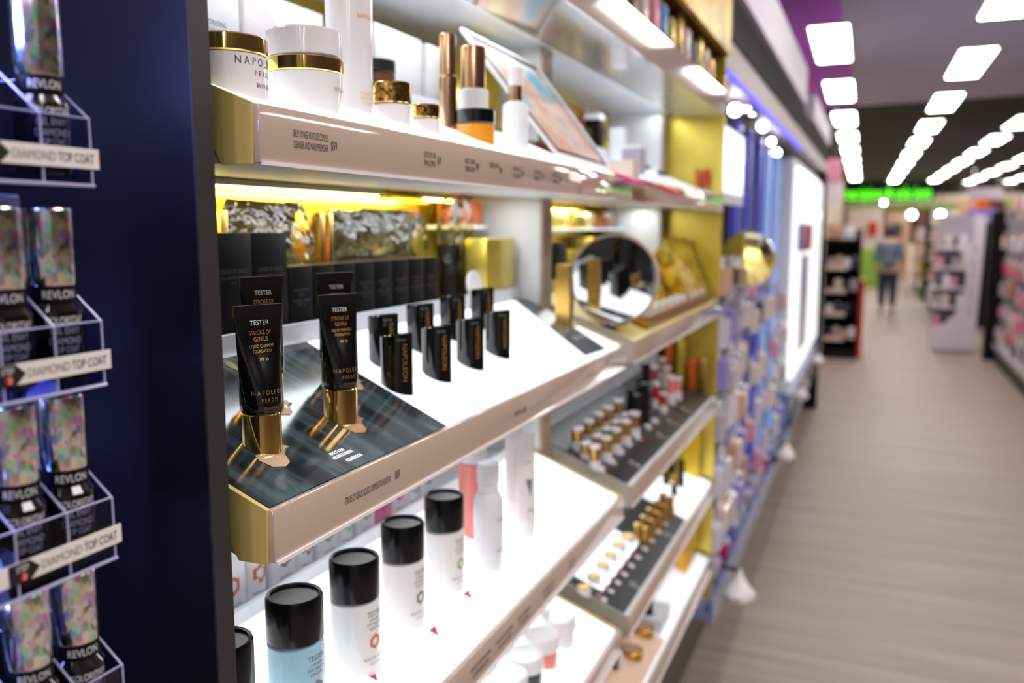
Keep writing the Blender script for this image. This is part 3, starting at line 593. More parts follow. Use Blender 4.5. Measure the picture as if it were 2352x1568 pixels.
def crumple(y0, y1, z0, z1, x0, x1, amp, seed, nu=26, nv=20):
    mb = MB(); rs = []
    for j in range(nv + 1):
        v = j / nv; ring = []
        for i in range(nu * 2):
            a = 2 * PI * i / (nu * 2); cx, cy_ = math.cos(a), math.sin(a)
            k = abs(cx) ** 0.45 * (1 if cx > 0 else -1); q = abs(cy_) ** 0.45 * (1 if cy_ > 0 else -1)
            pinch = 1 - 0.75 * max(0, (v - 0.72) / 0.28) ** 1.5
            p = Vector(((x0 + x1) / 2 + k * (x1 - x0) / 2 * pinch, (y0 + y1) / 2 + q * (y1 - y0) / 2 * (1 - 0.12 * max(0, v - 0.8) / 0.2), z0 + (z1 - z0) * v))
            p += noise.noise_vector(p * 38 + Vector((seed, 0, 0))) * amp + noise.noise_vector(p * 90 + Vector((0, seed, 0))) * amp * 0.5
            ring.append(tuple(p))
        rs.append(ring)
    return mb.rings(rs)
def wrapped_bag(y0, y1, zt, label, seed, xx=(-0.742, -0.702)):
    t = thing('wrapped_bag', ((xx[0] + xx[1]) / 2, (y0 + y1) / 2, B2), label, 'wrapped bag', 'plastic wrapped black bags')
    build('bag', crumple(y0 + 0.012, y1 - 0.012, B2 + 0.004, B2 + (zt - B2) * 0.62, xx[0] + 0.004, xx[1] - 0.005, 0.002, seed + 5), 'blackbag', t)
    build('plastic_wrap', crumple(y0, y1, B2 + 0.004, zt, xx[0], xx[1], 0.004, seed), 'wrap', t, smooth=25)
wrapped_bag(0.835, 1.005, 1.612, 'black bag in crinkled clear plastic behind the tall black cartons', 1)
wrapped_bag(1.045, 1.335, 1.606, 'wide black bag in crinkled clear plastic behind the short cartons', 2)
for k, y in enumerate((0.815, 1.012, 1.032)):
    carton(-0.745, -0.705, y, y + 0.012, B2, 1.60, 'slim amber gold box standing beside a plastic wrapped bag, %s' % ORD[k], 'goldsat', 'box', 'slim amber boxes')
for k in range(2):
    y = 1.378 + 0.048 * k
    t = thing('wrapped_brush', (-0.69, y, B2), 'clear plastic sleeve of dark brushes, %s the gold gift box' % ('further from', 'next to')[k], 'brush pack', 'sleeved brush packs')
    build('bristles', MB().lathe([(0.017, 0.0), (0.019, 0.06), (0.018, 0.125)], 24), 'bristle', t, False)
    mb = MB(); rs = []
    for j in range(22):
        z = 0.205 * j / 21; rr = 0.0225 * (1 - 0.75 * max(0, (z - 0.15) / 0.06) ** 2)
        rs.append([((rr + 0.003 * noise.noise(Vector((i * 0.7, z * 60, k * 9)))) * math.cos(2 * PI * i / 28), (rr + 0.003 * noise.noise(Vector((i * 0.7, z * 60, 3 + k)))) * math.sin(2 * PI * i / 28), z) for i in range(28)])
    build('plastic_sleeve', mb.rings(rs), 'wrap', t, False, 25)
p0 = at(1118, 548, X=-0.632)
carton(-0.676, -0.632, at(1118, 600, X=-0.632).y, 1.541, zb + 0.1045, p0.z, 'brushed gold gift box beside the white post', 'goldpanel', 'gift box', None, None, name='gift_box', bev=0.003)
t = thing('clear_disc_stand', (-0.65, 1.36, B2), 'small round clear acrylic stand between brush sleeves and gold box', 'stand')
dsk = MB().lathe([(0.036, -0.002), (0.036, 0.002)], 40).xf(Matrix.Translation((-0.640, 1.385, B2 + 0.045)) @ Matrix.Rotation(math.radians(75), 4, 'Y'))
build('disc', dsk, 'frost', t); build('foot', MB().box(-0.66, -0.63, 1.36, 1.41, B2, B2 + 0.01), 'frost', t)
carton(-0.765, -0.70, 1.475, 1.538, 1.585, 1.626, 'orange packet tray in the cubby under the short led strip', 'orangedk', 'box')
carton(-0.78, -0.69, 1.46, 1.543, 1.576, 1.584, 'small white cubby shelf over the gold gift box', 'white', 'shelf')

# gold lip tube at the end of the middle shelf
c = onslope(zb, 1296, 742, 0.002); s = mpp(c)
t = thing('gold_lip_case', c, 'tall bronze gold lip tube case in front of the round mirror', 'lip tube')
build('case', MB().rings([[(-16 * s, -14 * s, TS * 16 * s), (16 * s, -14 * s, -TS * 16 * s), (16 * s, 14 * s, -TS * 16 * s), (-16 * s, 14 * s, TS * 16 * s)], [(-18 * s, -17 * s, 60 * s), (18 * s, -17 * s, 60 * s), (18 * s, 17 * s, 60 * s), (-18 * s, 17 * s, 60 * s)], [(-15 * s, -15 * s, 134 * s), (15 * s, -15 * s, 134 * s), (15 * s, 15 * s, 134 * s), (-15 * s, 15 * s, 134 * s)]]), 'goldsat', t, False, 20)
build('base_stand', MB().lathe([(6 * s, 0.001), (6 * s, 0.004)], 16).xf(Matrix.Translation((22 * s, 6 * s, -TS * 22 * s))), 'chrome', t, False)
# ================================================================ lower shelf of toners
zc_ = ZS['c']
def toner(x, y, wpx, label, m='whitebottle', logo='inkorange', hb=0.074, hc=0.045, c=None):
    c = Vector(c) if c is not None else onslope(zc_, x, y, 0.002); r = (mpp(c) * wpx / 2) if wpx else 0.0265
    t = thing('toner_bottle', c, label, 'toner bottle', 'black-capped toner bottles')
    b = build('bottle', MB().lathe([(r * 0.97, 0), (r, 0.004), (r, hb - 0.008), (r * 0.985, hb - 0.003), (r * 0.80, hb), (r * 0.8, hb + 0.002)], 48, sl=TS), m, t, False)
    build('cap', MB().lathe([(r * 0.985, hb + 0.001), (r * 1.0, hb + 0.002), (r * 1.0, hb + hc - 0.003), (r * 0.96, hb + hc), (r * 0.86, hb + hc - 0.0008), (r * 0.84, hb + hc - 0.003)], 48), 'capblack', t, False)
    pl = on_cyl(r + 0.0004, math.radians(-8))
    letters([('TESTER', 0.0055, 0.021, 0, hb - 0.013), ('2-PHASE', 0.003, 0.016, 0, hb - 0.0195), ('EYE MAKEUP', 0.003, 0.021, 0, hb - 0.0245), ('REMOVER', 0.003, 0.016, 0, hb - 0.0295)], 'inkgrey', b, pl, world=False)
    letters([('N A P O L E O N', 0.0036, 0.030, 0, 0.011), ('P E R D I S', 0.0026, 0.016, 0, 0.005)], 'inkgrey', b, pl, 'brand_lettering', False)
    lg = MB(); hx = [(0.0085 * math.cos(PI / 6 + k * PI / 3), 0.0085 * math.sin(PI / 6 + k * PI / 3)) for k in range(6)]
    O = [lg.b.verts.new(pl(a, 0.029 + b_)) for a, b_ in hx]; I2 = [lg.b.verts.new(pl(a * 0.55, 0.029 + b_ * 0.55)) for a, b_ in hx]
    for k in range(6): lg.b.faces.new((O[k], O[(k + 1) % 6], I2[(k + 1) % 6], I2[k]))
    build('hexagon_mark', lg, logo, b, False, 0, False)
    return t
toner(0, 0, 0, 'black-capped bottle half hidden by the divider panel edge', 'whitebottle', 'inkgrey', c=(-0.505, 0.562, slz(zc_, -0.505) + 0.002))
toner(684, 1625, 128, 'pale blue bottle with black screw cap at the front of the lit shelf', 'bluebottle', 'inkgrey')
toner(819, 1515, 113, 'white bottle with black cap and orange hexagon mark', 'whitebottle', 'inkorange')
toner(928, 1412, 98, 'white bottle with black cap and brown hexagon mark', 'whitebottle', 'inkbrown')
toner(1022, 1332, 90, 'white bottle with black cap and green mark, furthest of the toners', 'whitebottle', 'inkgreen')
c = onslope(zc_, 1088, 1222, 0.002); s = mpp(c)
lathe_thing('coral_bottle', c, [('bottle', cyl(34 * s, 0, 165 * s), 'coral'), ('cap', cyl(30 * s, 166 * s, 215 * s), 'frost')], 'clear bottle of coral pink liquid behind the toners', 'bottle')
c = onslope(zc_, 1122, 1292, 0.002); s = mpp(c)
j = lathe_thing('foam_pump_bottle', c, [('bottle', [(31 * s, 0), (34 * s, 100 * s), (33 * s, 150 * s), (26 * s, 168 * s)], 'frost'), ('pump_collar', cyl(23 * s, 168 * s, 190 * s), 'frost'), ('overcap', cyl(25 * s, 190 * s, 236 * s), 'frost')], 'frosted grey foam pump bottle right of the toners', 'bottle')
letters([('FOAM', 8 * s, 26 * s, 0, 110 * s), ('NAPOLEON', 6 * s, 34 * s, 0, 40 * s)], 'inkgrey', j.children[0], on_cyl(34.5 * s, -0.1), world=False)
def squeeze_tube(x, y, wpx, hpx, label, mark=True):
    c = onslope(zc_, x, y, 0.002); s = mpp(c); r = wpx * s / 2; h = hpx * s; rot = Matrix.Rotation(-0.5, 4, 'Z')
    t = thing('squeeze_tube', c, label, 'squeeze tube')
    build('cap', MB().lathe([(r * 0.9, 0), (r * 0.92, 0.004), (r * 0.92, h * 0.16)], 32, sl=TS), 'whitebottle', t, False)
    rs = []
    for k in range(9):
        v = k / 8; th = r * (1 - 0.95 * v); wd = r * (0.98 + 0.20 * v)
        rs.append([tuple(rot @ Vector((th * math.cos(2 * PI * i / 28), wd * math.sin(2 * PI * i / 28), h * 0.165 + v * h * 0.835))) for i in range(28)])
    b = build('tube_body', MB().rings(rs), 'pearl', t, False, 50)
    if mark:
        pl = lambda u, v: rot @ Vector((r * (1 - 0.95 * max(0, (v / h - 0.165) / 0.835)) * math.sqrt(max(0, 1 - (u / (r * 1.1)) ** 2)) + 0.0006, u, v))
        mb = MB(); V = [mb.b.verts.new(pl(a * r, b_ * h)) for a, b_ in ((-0.42, 0.55), (0, 0.55), (0.42, 0.55), (0.2, 0.47), (0, 0.38), (-0.2, 0.47))]; mb.b.faces.new(V)
        build('triangle_mark', mb, 'grey', b, False, 0, False)
        letters([('FACE SCRUB', 0.004, r * 0.9, 0, h * 0.72), ('NAPOLEON', 0.004, r * 0.9, 0, h * 0.25)], 'inkgrey', b, pl, world=False)
squeeze_tube(1207, 1222, 46, 232, 'white squeeze tube with dark triangle mark on the lit shelf')
squeeze_tube(1180, 1178, 42, 215, 'plain white squeeze tube behind the triangle one', False)
for k, (x, y, wd) in enumerate([(878, 1540, 0.03), (1015, 1440, 0.03), (1090, 1358, 0.03)]):
    o_ = onslope(zc_, x, y, 0.0035); pl = on_plane(o_, su, sv)
    letters([('CLEANSE', 0.005, 0.018, 0.004, 0.003), ('& TONE', 0.005, 0.016, 0.003, -0.004), ('NEW', 0.003, 0.009, 0.022, -0.009)], 'inkdim', sc, pl)
    mb = MB(); mb.b.faces.new([mb.b.verts.new(pl(a, b_)) for a, b_ in ((-0.020, 0.008), (-0.004, 0.008), (-0.018, -0.006))]); build('pink_mark', mb, 'inkpink', sc, True, 0, False)
# stock behind the lower shelf lip
B3 = zc_ + 0.0635
HX = ['inkorange', 'inkorange', 'inkorange', 'inkbrown', 'inkbrown', 'inkgreen', 'inkgreen', 'inkgreen', 'inkpink', 'inkpink', 'inkgrey', 'inkgrey']
HN = ['orange', 'orange', 'orange', 'brown', 'brown', 'green', 'green', 'green', 'pink', 'pink', 'grey', 'grey']
for k in range(12):
    y = 0.70 + 0.047 * k; X = -0.655
    lab = 'white stock pack with %s mark, %s from the divider behind the lower shelf lip' % (HN[k], ORD[k])
    if k % 2 == 0 and k not in (8,):
        t = lathe_thing('stock_bottle', (X - 0.012, y, B3), [('bottle', cyl(0.0185, 0, 0.068), 'whitebottle'), ('collar', cyl(0.0188, 0.0685, 0.078), 'chrome'), ('cap', cyl(0.0185, 0.0785, 0.10), 'capblack')], lab, 'bottle', 'stock behind the lower shelf', sl=0)
        b = t.children[0]; pl = on_cyl(0.0190, -0.1)
    else:
        t = thing('stock_carton', (X - 0.012, y, B3), lab, 'carton', 'stock behind the lower shelf')
        b = build('box', MB().box(-0.014, 0.016, -0.0228, 0.0228, 0, 0.086).bevel(0.004), 'pink' if k == 8 else 'carton', t, False)
        pl = on_plane((0.0164, 0, 0), (0, 1, 0), (0, 0, 1))
    lg = MB(); hx = [(0.012 * math.cos(PI / 6 + q * PI / 3), 0.012 * math.sin(PI / 6 + q * PI / 3)) for q in range(6)]
    O = [lg.b.verts.new(pl(a, 0.040 + b_)) for a, b_ in hx]; I2 = [lg.b.verts.new(pl(a * 0.58, 0.040 + b_ * 0.58)) for a, b_ in hx]
    for q in range(6): lg.b.faces.new((O[q], O[(q + 1) % 6], I2[(q + 1) % 6], I2[q]))
    build('hexagon_mark', lg, HX[k], b, False, 0, False)
    letters([('NAPOLEON', 0.0036, 0.024, 0, 0.017)], 'inkdim', b, pl, world=False)
# frosted jars on the lowest lit shelf
zd_ = ZS['d']
for k, (x, y, r_) in enumerate([(1282, 1412, 41), (1243, 1455, 42), (1205, 1500, 44), (1166, 1546, 46)]):
    c = onslope(zd_, x, y, 0.046); c = c - Vector((0, 0, 0.044)); s = mpp(c)
    t = thing('frosted_jar', c, 'frosted white jar with flat lid, %s from the far end of the lowest lit shelf' % ORD[k], 'jar', 'frosted jars')
    b = build('jar', MB().lathe([(r_ * s * 0.9, 0), (r_ * s * 0.92, 0.02)], 36, sl=TS), ['frost', 'coral', 'slate', 'frost'][k], t, False)
    build('lid', MB().lathe([(r_ * s * 0.97, 0.020), (r_ * s, 0.022), (r_ * s, 0.041), (r_ * s * 0.96, 0.044)], 36), 'whitebottle', t, False)
for k, (x, y) in enumerate([(1320, 1440), (1275, 1482), (1230, 1545)]):
    pl = on_plane(onslope(zd_, x, y, 0.0035), su, sv)
    letters([('MOISTURE', 0.005, 0.022, 0, 0.003), ('MASK', 0.005, 0.014, 0, -0.005)], 'inkdim', sd, pl)
    mb = MB(); mb.b.faces.new([mb.b.verts.new(pl(a, b_)) for a, b_ in ((0.010, 0.010), (0.022, 0.010), (0.012, -0.001))]); build('pink_mark', mb, 'inkpink', sd, True, 0, False)
# ================================================================ second bay
def round_mirror(c, r, nrm, label, stand):
    t = thing('round_mirror', c, label, 'mirror', 'round cosmetic mirrors')
    q = Vector(nrm).normalized().to_track_quat('Z', 'Y').to_matrix().to_4x4()
    build('mirror_glass', MB().lathe([(r * 0.935, 0.0052), (r * 0.935, 0.0056)], 64).xf(q), 'mirror', t, False)
    build('rim', MB().lathe([(r * 0.94, -0.004), (r, -0.002), (r, 0.004), (r * 0.97, 0.0058), (r * 0.94, 0.005)], 64).xf(q), 'postfront' if stand else 'silver', t, False)
    if stand: build('stand', MB().lathe([(0.03, -r - 0.0), (0.03, -r + 0.003), (0.006, -r + 0.006), (0.006, -r * 0.9)], 24, c=(-0.004, 0.008, 0.0)), 'chrome', t, False)
    else: build('arm', MB().tube([(-0.0, 0.004, -r), (-0.02, 0.012, -r - 0.04), (-0.06, 0.03, -r - 0.06)], 0.005), 'silver', t, False)
    return t
round_mirror((-0.472, 1.665, 1.479), 0.0895, (0.10, -1, -0.01), 'round mirror with beige rim standing behind the gold lip tube', True)
round_mirror((-0.362, 2.76, 1.481), 0.088, (-0.14, -1, 0.02), 'round mirror projecting into the aisle between gold bay and blue bay', False)
# clear trays of testers on the second bay middle shelf
t = thing('clear_tester_tray', (-0.45, 2.1, slz(zb, -0.45)), 'clear tray with a row of small pale testers behind the round mirror', 'tray')
build('tray', MB().prism([(-0.485, slz(zb, -0.485) + 0.003), (-0.435, slz(zb, -0.435) + 0.003), (-0.435, slz(zb, -0.435) + 0.026), (-0.485, slz(zb, -0.435) + 0.026)], 'y', 1.80, 2.58), 'goldsat', t)
for k in range(9): build('tester_lid', MB().lathe([(0.014, 0), (0.014, 0.012), (0.011, 0.014)], 20, c=(-0.46, 1.85 + 0.082 * k, slz(zb, -0.435) + 0.0262)), 'pearl', t)
carton(-0.52, -0.475, 1.70, 1.755, slz(zb, -0.475), slz(zb, -0.475) + 0.03, 'bright gold edged tester stand right of the round mirror', 'goldpanel', 'stand', zf=zb)
def wedge(x0, x1, y0, y1, z0, z1, label, m, cat='gift box'):
    t = thing('gold_pyramid_box', ((x0 + x1) / 2, (y0 + y1) / 2, z0), label, cat)
    build('box', MB().prism([(x0, slz(zb, x0) + 0.003), (x1, slz(zb, x1) + 0.003), ((x0 + x1) / 2, z1)], 'y', y0, y1), m, t)
wedge(-0.60, -0.44, 2.32, 2.60, zb + 0.05, zb + 0.19, 'gold scaled sloping gift box at the far end of the middle shelf', 'goldweave')
wedge(-0.625, -0.50, 2.02, 2.28, zb + 0.04, zb + 0.14, 'lower gold scaled sloping box nearer the round mirror', 'goldweave')
B22 = zb + 0.0635
for k, (y, wd, h, m, nm) in enumerate([(1.70, 0.11, 0.10, 'blackmat', 'black box behind the round mirror'), (1.83, 0.09, 0.12, 'blackmat', 'taller black box behind the round mirror'), (1.95, 0.14, 0.10, 'goldpanel', 'yellow gold box in the second bay back row'), (2.12, 0.12, 0.13, 'goldweave', 'textured gold box in the second bay back row'), (2.26, 0.12, 0.09, 'blackbag', 'black wrapped bag in the second bay back row'), (2.41, 0.10, 0.13, 'goldpanel', 'shiny gold box beside the second white post')]):
    carton(-0.74, -0.66, y, y + wd, B22, B22 + h, nm, m, 'box')
for k, (y, wd, m, nm) in enumerate([(1.68, 0.14, 'orangedk', 'orange packets in the cubby right of the near white post'), (1.90, 0.16, 'goldpanel', 'gold packets in the cubby under the upper shelf'), (2.10, 0.16, 'goldweave', 'textured gold packets in the cubby under the upper shelf'), (2.36, 0.14, 'brown', 'dark packets in the cubby beside the second white post')]):
    carton(-0.77, -0.70, y, y + wd, 1.578, 1.618, nm, m, 'packets')
carton(-0.78, -0.685, 1.63, 2.54, 1.572, 1.577, 'thin white cubby shelf along the second bay back', 'white', 'shelf')
tag(build('cubby_divider', MB().box(-0.78, -0.69, 1.86, 1.872, 1.49, 1.64), 'white'), 'white upright divider between orange and gold cubbies', 'divider')
# upper shelf of the second bay
B12 = za + 0.0635
def palette(px, py, w_, h_, m, label, lid=None):
    c = onslope(za, px, py, 0.002); s = mpp(c); t = thing('product_box', c, label, 'box')
    build('box', MB().rings([[(a * w_ * s / 2, b * w_ * s / 2, -TS * a * w_ * s / 2) for a, b in ((-1, -1), (1, -1), (1, 1), (-1, 1))], [(a * w_ * s / 2, b * w_ * s / 2, h_ * s) for a, b in ((-1, -1), (1, -1), (1, 1), (-1, 1))]]), m, t, False)
    if lid: build('lid', MB().box(-w_ * s / 2, w_ * s / 2, -w_ * s / 2, w_ * s / 2, h_ * s + 0.0003, h_ * s * 1.18), lid, t, False)
palette(1364, 350, 36, 72, 'blackmat', 'black box with pale lid behind the tilted picture sign', 'carton')
palette(1335, 330, 26, 70, 'pink', 'pink box showing above the tilted picture sign edge', 'carton')
palette(1422, 372, 36, 64, 'frost', 'pale frosted box on the upper shelf beside the black box', 'white')
palette(1455, 392, 44, 48, 'packgrey', 'grey bottle box on the upper shelf before the second post', 'white')
palette(1432, 402, 60, 32, 'packcream', 'low beige box on the upper shelf of the second bay')
for k, (px, py, m, nm) in enumerate([(1448, 415, 'magenta', 'magenta compact lying on the upper shelf edge'), (1500, 428, 'packrose', 'rose compact lying right of the magenta one'), (1545, 442, 'red', 'red compact furthest along the upper shelf')]):
    c = onslope(za, px, py, 0.002); s = mpp(c); t = thing('compact', c, nm, 'compact')
    build('case', MB().rings([[(x_ * s, y_ * s, z_ * s - TS * x_ * s) for x_, y_ in ((-20, -60), (16, -60), (16, 60), (-20, 60))] for z_ in (0.2, 8)]), m, t, False)
for k, (px, py, nm) in enumerate([(1490, 388, 'black stick tester on the upper shelf under the second post'), (1530, 403, 'black stick tester further along the upper shelf')]):
    c = onslope(za, px, py, 0.004); s = mpp(c); t = thing('stick_tester', c, nm, 'tester')
    build('stick', MB().tube([(-0.01, -30 * s, 0.006), (-0.01, 30 * s, 0.006)], 6 * s), 'blacksat', t, False)
for k, (y, wd, h, m, nm) in enumerate([(1.70, 0.16, 0.06, 'packdark', 'dark low box at the back of the second bay upper shelf'), (1.92, 0.2, 0.09, 'goldweave', 'gold patterned box at the back of the second bay upper shelf'), (2.2, 0.2, 0.07, 'goldpanel', 'plain gold box at the back of the second bay upper shelf')]):
    carton(-0.74, -0.665, y, y + wd, B12, B12 + h, nm, m, 'box')
for k, (y, z, m) in enumerate([(0.0, 0.03, 'orangedk'), (0.025, 0.035, 'red')]):
    carton(-0.50 + y, -0.485 + y, 2.60, 2.615, slz(za, -0.49), slz(za, -0.49) + 0.055, 'small %s bottle against the gold side panel' % ('brown orange', 'red')[k], m, 'bottle')
# products on the topmost shelf
TOPC = ['goldsat', 'brown', 'packcream', 'pink', 'blue', 'goldpanel', 'goldsat', 'packcream', 'greydark', 'goldweave', 'packtan', 'goldsat']
TOPN = ['gold', 'brown', 'cream', 'pink', 'bright blue', 'yellow gold', 'satin gold', 'pale cream', 'dark grey', 'gold patterned', 'tan', 'amber']
for k in range(12):
    y = 1.56 + 0.085 * k
    carton(-0.475, -0.440, y, y + (0.05 if k != 3 else 0.06), 1.9555, 2.065 - 0.012 * (k % 3), '%s product on the topmost shelf, %s from the near white post' % (TOPN[k], ORD[k]), TOPC[k], 'product', 'products on the topmost shelf')
t = thing('shelf_light', (-0.47, 1.35, 2.06), 'white lit lamp strip under the gold canopy', 'lamp')
build('housing', MB().box(-0.50, -0.455, 1.10, 1.56, 2.058, 2.0745), 'white', t); build('diffuser', MB().box(-0.495, -0.46, 1.105, 1.555, 2.052, 2.058), 'ledwhite', t)

# lipstick tray (third shelf of the second bay)
def slab(name, zf, x0, x1, y0, y1, m, label, cat, th=0.003, tk=None):
    pts = [S3(zf, x1, y0, th), S3(zf, x1, y1, th), S3(zf, x0, y1, th), S3(zf, x0, y0, th)]
    return tag(build(name, MB().poly(pts, tk or th - 0.0012, (TS, 0, 1)), m), label, cat)
slab('tester_tray', zc_, -0.625, -0.43, 1.63, 2.26, 'darktray', 'dark tray under the gold lipstick testers', 'tray')
slab('tester_tray', zc_, -0.625, -0.43, 2.28, 2.61, 'darktray', 'dark olive tray nearest the gold side panel', 'tray')
def gold_tester(zf, px, py, wpx, hpx, label, m='goldsat', group='gold lipstick testers', cap='pearl'):
    c = onslope(zf, px, py, 0.0035); s = mpp(c); r = wpx * s / 2
    t = thing('lipstick_tester', c, label, 'lipstick tester', group)
    build('base', MB().lathe([(r * 1.05, 0), (r * 1.05, hpx * s * 0.35)], 20, sl=TS), 'pearl' if cap == 'pearl' else m, t, False)
    build('barrel', MB().lathe([(r * 0.88, hpx * s * 0.352), (r * 0.88, hpx * s * 0.85)], 20), m, t, False)
    build('cap', MB().lathe([(r, hpx * s * 0.852), (r, hpx * s * 0.99), (r * 0.9, hpx * s)], 20), cap, t, False)
for k, (x, y) in enumerate([(1326, 1030), (1350, 1014), (1373, 998), (1395, 983), (1417, 967)]):
    gold_tester(zc_, x, y, 30, 52, 'gold lipstick tester with pale cap, %s in the back row' % ORD[k])
for k, (x, y) in enumerate([(1345, 1052), (1370, 1036), (1393, 1020), (1415, 1004), (1437, 988)]):
    gold_tester(zc_, x, y, 26, 40, 'short gold lipstick tester, %s in the middle row' % ORD[k])
for k, (x, y) in enumerate([(1366, 1075), (1391, 1056), (1413, 1037), (1435, 1018), (1456, 1000)]):
    gold_tester(zc_, x, y, 27, 56, 'gold lipstick tester with pale cap, %s in the front row' % ORD[k])
for k, (x, y, w_, h_) in enumerate([(1447, 945, 18, 52), (1464, 975, 22, 70), (1480, 968, 24, 90), (1482, 930, 22, 98), (1470, 925, 20, 60)]):
    gold_tester(zc_, x, y, w_, h_, 'black mascara tester, %s from the gold lipsticks' % ORD[k], 'blacksat', 'black mascara testers', 'blacksat')
for k, (x, y, m, h_) in enumerate([(1505, 935, 'red', 60), (1522, 945, 'red', 46), (1502, 900, 'packrose', 64), (1540, 925, 'coral', 64), (1555, 915, 'coral', 50), (1530, 890, 'packcream', 50), (1520, 870, 'goldsat', 50)]):
    gold_tester(zc_, x, y, 20, h_, '%s gloss tester, %s beyond the black mascaras' % ({'red': 'red', 'packrose': 'rose', 'coral': 'salmon', 'packcream': 'cream', 'goldsat': 'gold'}[m], ORD[k]), m, 'coloured gloss testers')
for k, (x, y) in enumerate([(1380, 1080), (1402, 1062), (1424, 1040), (1443, 1022), (1462, 1006), (1487, 982), (1502, 969)]):
    c = onslope(zc_, x, y, 0.0035); s = mpp(c)
    t = thing('shade_label', c, 'white round shade label with %s swatch, %s from the near end of the dark tray' % (('red', 'peach', 'wine', 'brown', 'rose', 'red', 'grey')[k], ORD[k]), 'shade label', 'shade labels on the lipstick tray')
    build('label', MB().lathe([(9 * s, 0), (9 * s, 0.006), (6 * s, 0.008)], 16, sl=TS), 'carton', t, False)
    build('swatch', MB().lathe([(5 * s, 0), (5 * s, 0.003)], 12, c=(9 * s, 12 * s * 0.5, -TS * 9 * s), sl=TS), ['inkred', 'peach', 'packrose', 'brown', 'pink', 'red', 'grey'][k], t, False)
for k, (x, y) in enumerate([(1456, 1064), (1518, 1000), (1542, 968), (1574, 940)]):
    pl = on_plane(onslope(zc_, x, y, 0.004), su, sv); letters([('LIPS', 0.012, 0.022, 0, 0.005), ('$%d' % (28 + 4 * k), 0.010, 0.014, 0, -0.010)], 'inkwhite', sc2, pl)
for k, (x, y) in enumerate([(1418, 870), (1500, 860), (1560, 850), (1600, 830)]):
    carton(-0.72, -0.66, (1.632, 1.815, 2.10, 2.30)[k], (1.80, 1.98, 2.24, 2.44)[k], zc_ + 0.0635, zc_ + 0.0635 + (0.10, 0.07, 0.16, 0.17)[k], '%s stock box behind the dark tester tray, %s from the near post' % (('black', 'black', 'bronze', 'black')[k], ORD[k]), ('blackmat', 'blackmat', 'goldsat', 'blackmat')[k], 'box', 'stock boxes behind the dark tray')
for k in range(5):
    carton(-0.60 + 0.035 * k, -0.58 + 0.035 * k, 2.56, 2.60, slz(zc_, -0.58 + 0.035 * k) + 0.004, slz(zc_, -0.58 + 0.035 * k) + (0.16, 0.12, 0.15, 0.10, 0.12)[k], '%s pack leaning at the gold side panel, %s from the back' % (('black', 'orange red', 'yellow gold', 'orange', 'gold')[k], ORD[k]), ('blackmat', 'orangedk', 'goldpanel', 'orangedk', 'goldsat')[k], 'pack', 'packs against the gold side panel', zf=zc_)
# fourth shelf: white strip with round gold testers
slab('tester_tray', zd_, -0.625, -0.43, 1.63, 2.24, 'darktray', 'dark tray holding the white strip of round gold testers', 'tray')
slab('lit_display', zd_, -0.625, -0.43, 2.26, 2.61, 'glow', 'white lit panel at the far end of the fourth shelf', 'panel')
slab('tester_strip', zd_, -0.575, -0.485, 1.66, 1.96, 'glow', 'bright white strip carrying six round gold testers', 'strip', 0.006, 0.0022)  # glow put on to brighten a plain white strip, no lamp
for k, (x, y) in enumerate([(1340, 1360), (1363, 1332), (1384, 1306), (1402, 1282), (1421, 1259), (1440, 1240)]):
    c = onslope(zd_, x, y, 0.0065); s = mpp(c)
    t = thing('round_tester', c, 'round gold-topped tester on the white strip, %s from the near end' % ORD[k], 'round tester', 'round gold testers')
    build('holder', MB().lathe([(18 * s, 0), (18 * s, 0.008), (16 * s, 0.010)], 28, sl=TS), 'pearl', t, False); build('disc', MB().lathe([(15 * s, 0.0101), (14 * s, 0.013)], 28), 'goldsat', t, False)
for r_ in range(2):
    for k in range(5):
        gold_tester(zd_, 1465 + 14 * k + 18 * r_, 1240 - 17 * k + 8 * r_, 20, 40, 'yellow gold lipstick tester, %s from the white strip in the %s row' % (ORD[k], ('back', 'front')[r_]), 'goldsat', 'yellow gold lipsticks on the fourth shelf', 'gold')
for k in range(10):
    c = onslope(zd_, 1388 + 15.6 * k, 1378 - 19.5 * k, 0.0035); s = mpp(c)
    t = thing('shade_label', c, 'white shade label with %s dot on the fourth shelf tray, %s from the near end' % (('pink', 'pink', 'brown', 'orange', 'rose', 'red', 'grey', 'grey', 'grey', 'grey')[k], ORD[k]), 'shade label', 'shade labels on the fourth shelf')
    build('label', MB().lathe([(7 * s, 0), (7 * s, 0.002)], 14, sl=TS), 'carton', t, False); build('swatch', MB().lathe([(5 * s, 0), (5 * s, 0.004)], 12, c=(-14 * s, 0, TS * 14 * s), sl=TS), ['pink', 'pink', 'brown', 'orangedk', 'magenta', 'red', 'grey', 'grey', 'grey', 'grey'][k], t, False)
for k, (x, y) in enumerate([(1457, 1343), (1534, 1228)]):
    pl = on_plane(onslope(zd_, x, y, 0.004), su, sv); letters([('GOLD', 0.012, 0.022, 0, 0.005), ('$%d' % (32 + 3 * k), 0.010, 0.014, 0, -0.010)], 'inkwhite', sd2, pl)
for k, (x, y, h_) in enumerate([(1530, 1110, 26), (1548, 1135, 24), (1563, 1115, 60), (1542, 1085, 40)]):
    gold_tester(zd_, x, y, 16, h_, 'black brush tester standing on the white lit panel, %s from the gold lipsticks' % ORD[k], 'blacksat', 'black testers on the lit panel', 'blacksat')
slab('mirror_card', zd_, -0.625, -0.50, 2.45, 2.615, 'goldpanel', 'gold reflective card lying by the gold side panel', 'card', 0.0062, 0.002)
carton(-0.60, -0.46, 2.585, 2.60, slz(zd_, -0.46) + 0.02, slz(zd_, -0.46) + 0.14, 'yellow gold heart-lettered carton against the side panel', 'goldfoil', 'carton', zf=zd_)
